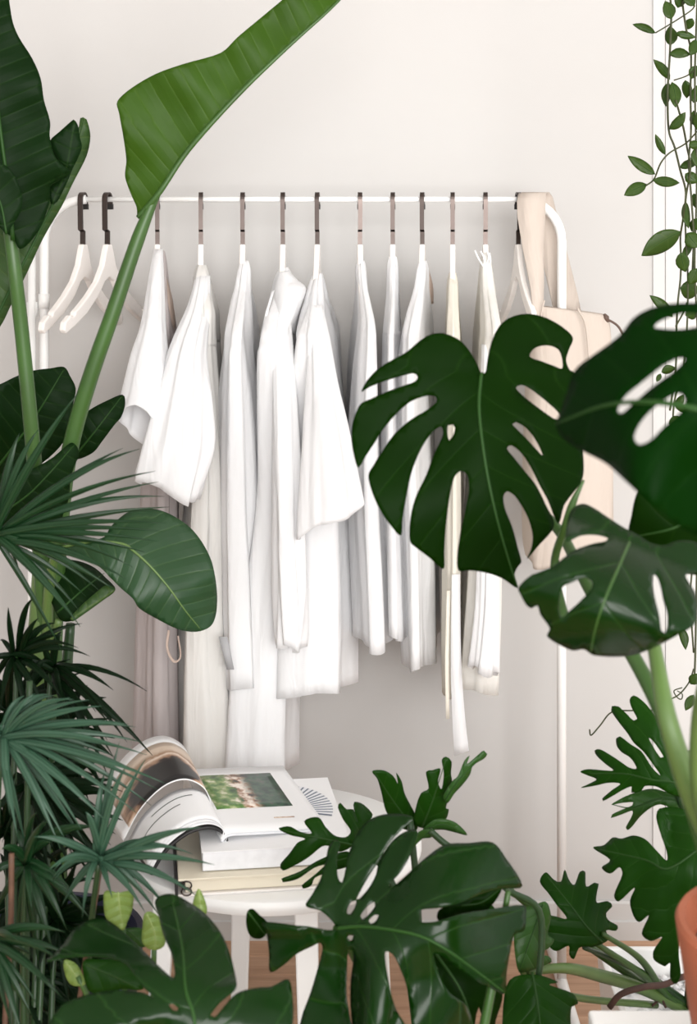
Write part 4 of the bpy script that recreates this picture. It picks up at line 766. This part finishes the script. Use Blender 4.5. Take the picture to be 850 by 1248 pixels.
leaf(st, S3([(165,850),(190,800),(215,768),(260,770),(310,790),(350,825),(382,866),(330,906),(280,942),(240,968),(200,965),(168,900)]), 2.46, M['streld'], S3([(190,940),(280,860),(345,810)]), (0.1, -0.6), 0.3, 0.1, 0.004, grid=7, rib=0.002)
leaf(st, S3([(232,960),(260,925),(310,880),(350,850),(382,866),(330,908),(280,944),(240,970)]), 2.44, M['strelp'], S3([(235,962),(380,866)]), (0.1, -0.3), 0.2, 0, 0.002, grid=6, rib=0)
stalk(st, [(70,668,2.40),(62,700,2.44),(58,760,2.48),(60,900,2.5)], [0.006, 0.009, 0.012], M['stalkp'])
stalk(st, [(72,755,2.46),(62,790,2.48),(52,840,2.5),(56,960,2.52)], [0.006, 0.008, 0.010], M['stalkp'])
stalk(st, [(56,660,2.5),(52,740,2.5),(48,830,2.5),(52,1000,2.52),(60,1200,2.52)], [0.020, 0.024, 0.026], M['stalkp'], 'stem')
stalk(st, [(86,760,2.55),(80,830,2.55),(74,900,2.54),(64,1100,2.52)], [0.008, 0.012, 0.02], M['stalkd'], 'stem')
pot_on_floor(st, -0.52, 2.52, 0.17, 0.33, M['navy'])

# ---- fan palms at the left
leaflet_rng = random.Random(11)
def leaflet(parent, base, tip, wid, mat, sag=0.03, lift=0.0, n=9, roll=0.0, split=False):
    b, t = Vector(base), Vector(tip); c = (b+t)/2+Vector((0, -lift, sag)); L = (t-b).length
    cen = [((1-u)**2)*b+2*u*(1-u)*c+u*u*t for u in [i/n for i in range(n+1)]]
    v, f, uv = [], [], []
    for i, p in enumerate(cen):
        u = i/n; tg = (cen[min(i+1, n)]-cen[max(i-1, 0)]).normalized()
        view = (p-Vector((0, 0, H))).normalized(); side = tg.cross(view)
        if side.length < 1e-4: side = Vector((0, 0, 1))
        side.normalize(); nrm = side.cross(tg).normalized()
        side = side*math.cos(roll)+nrm*math.sin(roll); nrm = side.cross(tg).normalized()
        wv = wid*0.50*max(0.03, (math.sin(math.pi*min(1, 0.12+0.88*u)**0.75))**0.8)
        if u > 0.55: wv *= 1-0.35*(u-0.55)/0.45
        for s_ in (-1, -0.5, 0, 0.5, 1):
            v.append(p+side*wv*s_+nrm*(0.30*wv*abs(s_))); uv.append((u*L*0.02, wv*s_))
    for i in range(n):
        for j in range(4): f.append((i*5+j, i*5+j+1, i*5+6+j, i*5+5+j))
    me = bpy.data.meshes.new('leaflet'); me.from_pydata([tuple(x) for x in v], [], f); me.update()
    ul = me.uv_layers.new(name='leaf')
    for lp in me.loops: ul.data[lp.index].uv = (uv[lp.vertex_index][1]+0.02, 0.02)
    return solidify(link('leaflet', me, mat, parent), 0.0007)
def fan(plant, hub, tips, wid, mat, root, sag=0.03, dr=0.10, stalkmat='stalkd', stalkr=0.0045):
    """hub (px, py, depth); tips in px; root: lower end of the frond's stalk (px, py, depth)"""
    h = P(*hub); rg = leaflet_rng
    fr = stalk(plant, [hub, ((hub[0]*2+root[0])/3-3, (hub[1]*2+root[1])/3, (hub[2]*2+root[2])/3), root], [stalkr*0.8, stalkr, stalkr*1.2], M[stalkmat], 'frond')
    ex = []
    for k, tp in enumerate(tips):
        if len(tp) < 4:
            o_ = tips[(k+1) % len(tips)]
            ex.append((tp[0]*0.6+o_[0]*0.4+rg.uniform(-6, 6), tp[1]*0.6+o_[1]*0.4+rg.uniform(-6, 6)))
    for k, tp in enumerate(list(tips)+ex):
        td = hub[2]+rg.uniform(-dr, dr*0.5) if len(tp) < 3 else tp[2]
        wv = wid*rg.uniform(0.8, 1.15)*(tp[3] if len(tp) > 3 else 1)
        b = h+Vector((rg.uniform(-0.006, 0.006), rg.uniform(-0.004, 0.004), rg.uniform(-0.006, 0.006)))
        leaflet(fr, b, P(tp[0], tp[1], td), wv, mat, sag+rg.uniform(-0.01, 0.01), 0.02, 10, rg.uniform(-0.5, 0.5))
    return fr
fp = empty('fan_palm', (-0.50, 2.02, 0.0), 'bushy fan palm with narrow leaflets at the left edge', 'plant')
fan(fp, (-6, 655, 2.12), [(96,478,2.08,1.5),(47,523,2.1,1.5),(24,528,2.12,1.4),(150,546,2.1,1.0),(171,547,2.06,1.1),(190,574),(200,605),(203,638),(192,660),(162,691),(140,719),(105,727),(98,764,2.05,1.3),(75,792),(-60,560),(-70,640)], 0.0105, M['palm'], (-20, 1100, 2.05))
fan(fp, (2, 897, 2.02), [(86,850),(109,853),(147,880),(166,886),(179,920),(140,922),(202,955),(185,982),(130,1002,1.95,1.3),(100,1012,1.95,1.2),(66,1016),(105,1030),(33,1038),(12,993,1.96,1.6),(-50,960),(-60,880),(30,848),(60,846)], 0.0098, M['palmg'], (-10, 1300, 2.0))
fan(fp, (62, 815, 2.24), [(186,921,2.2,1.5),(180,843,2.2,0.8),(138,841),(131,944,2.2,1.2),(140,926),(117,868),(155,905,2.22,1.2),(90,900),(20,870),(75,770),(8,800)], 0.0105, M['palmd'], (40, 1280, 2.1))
fan(fp, (121, 1047, 1.98), [(245,1008,1.9,1.1),(212,1032,1.92),(262,1054,1.9,1.1),(240,1092,1.92,1.1),(177,1112,1.92),(205,1108),(146,903,2.0,1.0),(178,924,1.98),(128,940,2.0),(60,1060),(75,1105),(40,1020),(100,1120,1.94),(185,1066)], 0.0095, M['palmg'], (95, 1350, 2.02))
fan(fp, (32, 1052, 2.05), [(112,1122,2.0,1.3),(82,1134,2.0,1.2),(64,1158,2.0,1.3),(48,1182),(20,1010),(118,1008,2.0,1.6),(2,1035,2.0,1.5),(-30,1090),(20,1190),(60,1000),(45,990),(90,1090)], 0.0105, M['palm'], (30, 1350, 2.05))
fan(fp, (-12, 1150, 1.92), [(80,1136,1.88,1.2),(76,1216,1.88,1.2),(40,1240,1.88,1.3),(22,1146),(66,1208),(30,1270),(-10,1250),(80,1175)], 0.010, M['palm'], (-20, 1400, 1.98))
fan(fp, (40, 960, 2.16), [(120,985),(135,1030),(90,1045),(20,1040),(-10,1000),(100,930),(150,965),(30,900),(70,890),(115,1075),(60,1075)], 0.0125, M['palmd'], (30, 1350, 2.05))  # from here on, near-black fronds added to stand in for shade between leaflets
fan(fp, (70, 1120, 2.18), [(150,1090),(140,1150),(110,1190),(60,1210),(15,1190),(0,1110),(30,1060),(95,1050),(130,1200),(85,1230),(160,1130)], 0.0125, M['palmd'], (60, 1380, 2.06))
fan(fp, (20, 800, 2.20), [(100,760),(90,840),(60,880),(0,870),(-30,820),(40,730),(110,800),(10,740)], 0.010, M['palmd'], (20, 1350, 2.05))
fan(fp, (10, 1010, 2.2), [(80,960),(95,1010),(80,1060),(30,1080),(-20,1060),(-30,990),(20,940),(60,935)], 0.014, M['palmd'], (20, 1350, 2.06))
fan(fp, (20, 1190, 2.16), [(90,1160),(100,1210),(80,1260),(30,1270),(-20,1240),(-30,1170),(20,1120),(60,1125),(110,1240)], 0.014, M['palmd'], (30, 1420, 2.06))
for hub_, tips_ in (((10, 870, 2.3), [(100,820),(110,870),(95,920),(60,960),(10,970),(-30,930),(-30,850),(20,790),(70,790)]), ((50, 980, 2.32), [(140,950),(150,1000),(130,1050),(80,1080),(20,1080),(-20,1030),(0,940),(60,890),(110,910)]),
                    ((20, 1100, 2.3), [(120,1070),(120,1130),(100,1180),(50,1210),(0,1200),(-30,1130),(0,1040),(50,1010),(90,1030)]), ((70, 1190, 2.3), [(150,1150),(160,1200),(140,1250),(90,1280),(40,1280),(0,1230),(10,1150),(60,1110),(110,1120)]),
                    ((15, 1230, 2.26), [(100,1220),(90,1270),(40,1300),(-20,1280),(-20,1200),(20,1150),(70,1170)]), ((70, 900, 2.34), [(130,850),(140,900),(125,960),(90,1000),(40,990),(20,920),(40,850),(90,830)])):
    fan(fp, hub_, tips_, 0.019, M['palmd'], (30, 1350, 2.1))  # rearmost fronds, added only to darken the depth behind the palm
for pts, r in (([(14,1040,2.0),(13,1130,2.0),(6,1250,2.0),(4,1420,2.0)], 0.004), ([(121,1060,1.99),(117,1090,1.99),(112,1120,1.99),(70,1400,2.02)], 0.004), ([(36,830,2.1),(33,1000,2.1),(30,1200,2.06),(26,1400,2.04)], 0.0045), ([(66,850,2.2),(60,1000,2.2),(50,1200,2.12),(40,1400,2.05)], 0.0045)):
    stalk(fp, pts, r, M['cane'] if r < 0.0042 else M['stalkd'], 'cane')
pot_on_floor(fp, -0.47, 2.03, 0.15, 0.30, M['navy'])

# ---- pale young plant between the palm and the table
yp = empty('young_plant', (-0.27, 1.95, 0.0), 'small pale yellow-green leaves between the palm and the table leg', 'plant')
V_ = lambda pts: tr(pts, (0, 1010), 3.269)
leaf(yp, V_([(414,252),(440,248),(470,256),(500,250),(531,252),(528,320),(508,372),(492,404),(450,385),(418,345)]), 1.95, M['pale'], V_([(470,250),(478,320),(490,400)]), (0.2, -0.2), 0.5, 0, 0.006, 90, grid=5, rib=0.0012, ribmat=M['palerib'])
leaf(yp, V_([(575,340),(600,330),(632,350),(655,400),(658,460),(630,482),(590,478),(566,450),(568,390)]), 1.93, M['pale'], V_([(585,340),(615,410),(620,478)]), (0.2, -0.2), 0.6, 0, 0.003, 90, grid=5, rib=0.0012, ribmat=M['palerib'])
leaf(yp, V_([(790,240),(812,270),(826,320),(818,345),(790,335),(768,300)]), 1.93, M['pale'], V_([(792,245),(800,330)]), (0.1, -0.2), 0.4, 0, 0.002, grid=5, rib=0.001, ribmat=M['palerib'])
leaf(yp, V_([(255,525),(300,535),(330,580),(340,620),(290,625),(262,590)]), 1.93, M['pale'], V_([(260,530),(330,620)]), (0.1, -0.2), 0.4, 0, 0.002, grid=5, rib=0.001, ribmat=M['palerib'])
leaf(yp, V_([(480,590),(520,600),(560,630),(520,640),(490,630)]), 1.93, M['pale'], V_([(485,595),(550,632)]), (0.1, -0.2), 0.4, 0, 0.002, grid=5, rib=0.001, ribmat=M['palerib'])
leaf(yp, V_([(330,530),(400,520),(500,530),(560,580),(570,640),(480,640),(400,660),(350,640)]), 1.90, M['phil'], V_([(340,540),(460,590),(560,640)]), (0.1, -0.3), 0.3, 0, 0.004, grid=6, rib=0.0014)
leaf(yp, V_([(500,400),(570,400),(580,470),(540,460),(505,430)]), 1.97, M['phill'], V_([(505,402),(575,465)]), (0.1, -0.2), 0.3, 0, 0.002, grid=5, rib=0.001)
for a_ in ([(150,1133,1.95),(152,1200,1.95),(160,1330,1.95),(172,1420,1.95)], [(188,1156,1.93),(186,1230,1.94),(176,1420,1.95)], [(244,1112,1.93),(230,1220,1.94),(180,1420,1.95)], [(95,1190,1.93),(130,1270,1.94),(170,1420,1.95)]):
    stalk(yp, a_, 0.0035, M['stalk'])
pot_on_floor(yp, -0.27, 1.95, 0.085, 0.36, M['white'])

# ---- hanging vine at the upper right
vn = empty('hanging_vine', (0.66, 2.6, 2.12), 'trailing vine with small oval leaves hanging at the upper right', 'plant')
VD = 2.60
W_ = lambda x, y, d=VD: P(740+x/3.118, y/3.118, d)
def vstem(pts, r=0.0016, d=VD): tube('stem', [W_(x, y, d+0.02*math.sin(i*2.1+x)) for i, (x, y) in enumerate(pts)], r, M['vstem'], vn, 6, 6)
vstem([(255,-500),(250,-200),(240,-60),(245,60),(240,200),(232,340),(235,490),(258,560),(280,650),(300,730),(290,830),(280,900),(282,980),(280,1060),(270,1150),(265,1248),(262,1400),(240,1560)], 0.0019)
vstem([(285,-500),(278,-200),(280,-60),(300,100),(320,200),(318,350),(320,500),(312,620),(322,760),(330,900),(325,1050)], 0.0019)
vstem([(262,380),(290,480),(305,560),(318,640),(300,760),(300,900),(308,1050),(305,1240),(290,1400),(255,1540),(262,1680),(330,2000),(318,2260),(330,2480)], 0.0018)
vstem([(345,-500),(345,-60),(335,300),(342,700),(334,1000),(345,1250),(352,1500),(345,2000),(336,2500),(330,2600)], 0.0018)
vstem([(335,20),(320,40),(260,80),(185,125)], 0.0013); vstem([(343,500),(300,545),(240,580),(205,620),(180,680),(150,705)], 0.0015); vstem([(330,270),(300,290),(255,305)], 0.0012)
vstem([(262,1240),(290,1190),(305,1150)], 0.0015); vstem([(240,1450),(210,1490),(190,1520)], 0.0012)
tube('tendril', [P(x, y, 2.6) for x, y in [(719,889),(721,896),(732,884),(746,868),(770,866),(794,866),(806,856),(826,848),(840,832),(846,815)]], 0.0013, M['vstem'], vn, 6, 6)
tube('tendril', [P(x, y, 2.6) for x, y in [(826,842),(832,846),(831,852),(826,850),(822,842),(832,838)]], 0.0011, M['vstem'], vn, 6, 6)
def vleaf(b, t, wd, d=None, k=0):
    rg = random.Random(k); d = d or VD+rg.uniform(-0.03, 0.03); dx, dy = t[0]-b[0], t[1]-b[1]; L = math.hypot(dx, dy); nx, ny = -dy/L, dx/L
    o_ = []
    pr_ = [(0.0, 0.02), (0.12, 0.55), (0.3, 0.92), (0.5, 1.0), (0.7, 0.82), (0.87, 0.45), (1.0, 0.03)]
    bend = rg.uniform(-0.08, 0.08)*L
    def pt(u, s): cc = bend*math.sin(math.pi*u); return (b[0]+dx*u+nx*(s+cc), b[1]+dy*u+ny*(s+cc))
    o_ = [pt(u, q*wd/2) for u, q in pr_]+[pt(u, -q*wd/2) for u, q in reversed(pr_)]
    leaf(vn, tr(o_, (740, 0), 3.118), d, M['vine'], tr([pt(u, 0) for u in (0, 0.35, 0.7, 1.0)], (740, 0), 3.118), (rg.uniform(-0.5, 0.5), rg.uniform(-0.4, 0.4)), 0.35, 0, 0.0015, 80, grid=3.5, rib=0.0007, thick=0.001)
VL = [((185,125),(98,92),30),((245,72),(222,4),50),((240,172),(240,98),50),((262,125),(338,142),32),((238,205),(318,207),40),((240,302),(178,226),36),((235,312),(225,405),38),((248,312),(262,408),48),((238,492),(299,426),40),((222,588),(184,510),28),((184,662),(80,592),42),((176,685),(277,695),40),((152,700),(66,742),48),
      ((280,880),(133,972),78),((282,960),(300,1034),54),((278,636),(345,622),34),((298,660),(345,694),48),((300,765),(312,868),32),((305,885),(350,940),62),((250,1205),(163,1122),40),((280,1095),(352,1105),72),((312,552),(356,546),36),((298,305),(304,374),40),((330,390),(346,322),48),((325,70),(308,112),36),((334,22),(285,-28),46),((330,735),(346,796),40),
      ((325,920),(290,985),30),((340,150),(318,210),44),((345,480),(330,420),44),((345,830),(322,880),44),((345,1020),(310,1080),50),((345,430),(352,500),50),((340,560),(352,640),50),((270,30),(290,-40),44),((345,250),(320,300),40),((300,1200),(345,1180),44),
      ((208,1415),(262,1398),34),((205,1420),(190,1450),20),((235,1610),(292,1590),40),((262,1540),(292,1500),30),((258,1530),(300,1570),30),((275,2380),(300,2470),34),((318,2600),(345,2560),44),((330,2640),(300,2700),36),((300,2250),(262,2300),30)]
for i, (b, t, wd) in enumerate(VL): vleaf(b, t, wd, k=i)
hp = (0.66, 2.6, 2.12)
lathe('pot', [(0, 0), (0.075, 0), (0.08, 0.005), (0.10, 0.13), (0.10, 0.14), (0.092, 0.14), (0.088, 0.11), (0, 0.108)], M['white'], vn, hp, 40)
for k in range(3):
    an = 2.094*k; tube('cord', [Vector((hp[0]+0.097*math.cos(an), hp[1]+0.097*math.sin(an), hp[2]+0.138)), Vector((hp[0], hp[1], 2.75))], 0.0015, M['cane'], vn, 6, 2)
for x in (255, 285, 345):
    tube('stem', [W_(x, -500), W_(x, -640, 2.58), Vector((hp[0]+(x-290)*0.0006, 2.51, hp[2]+0.15)), Vector((hp[0], 2.57, hp[2]+0.12))], 0.0018, M['vstem'], vn, 6, 6)
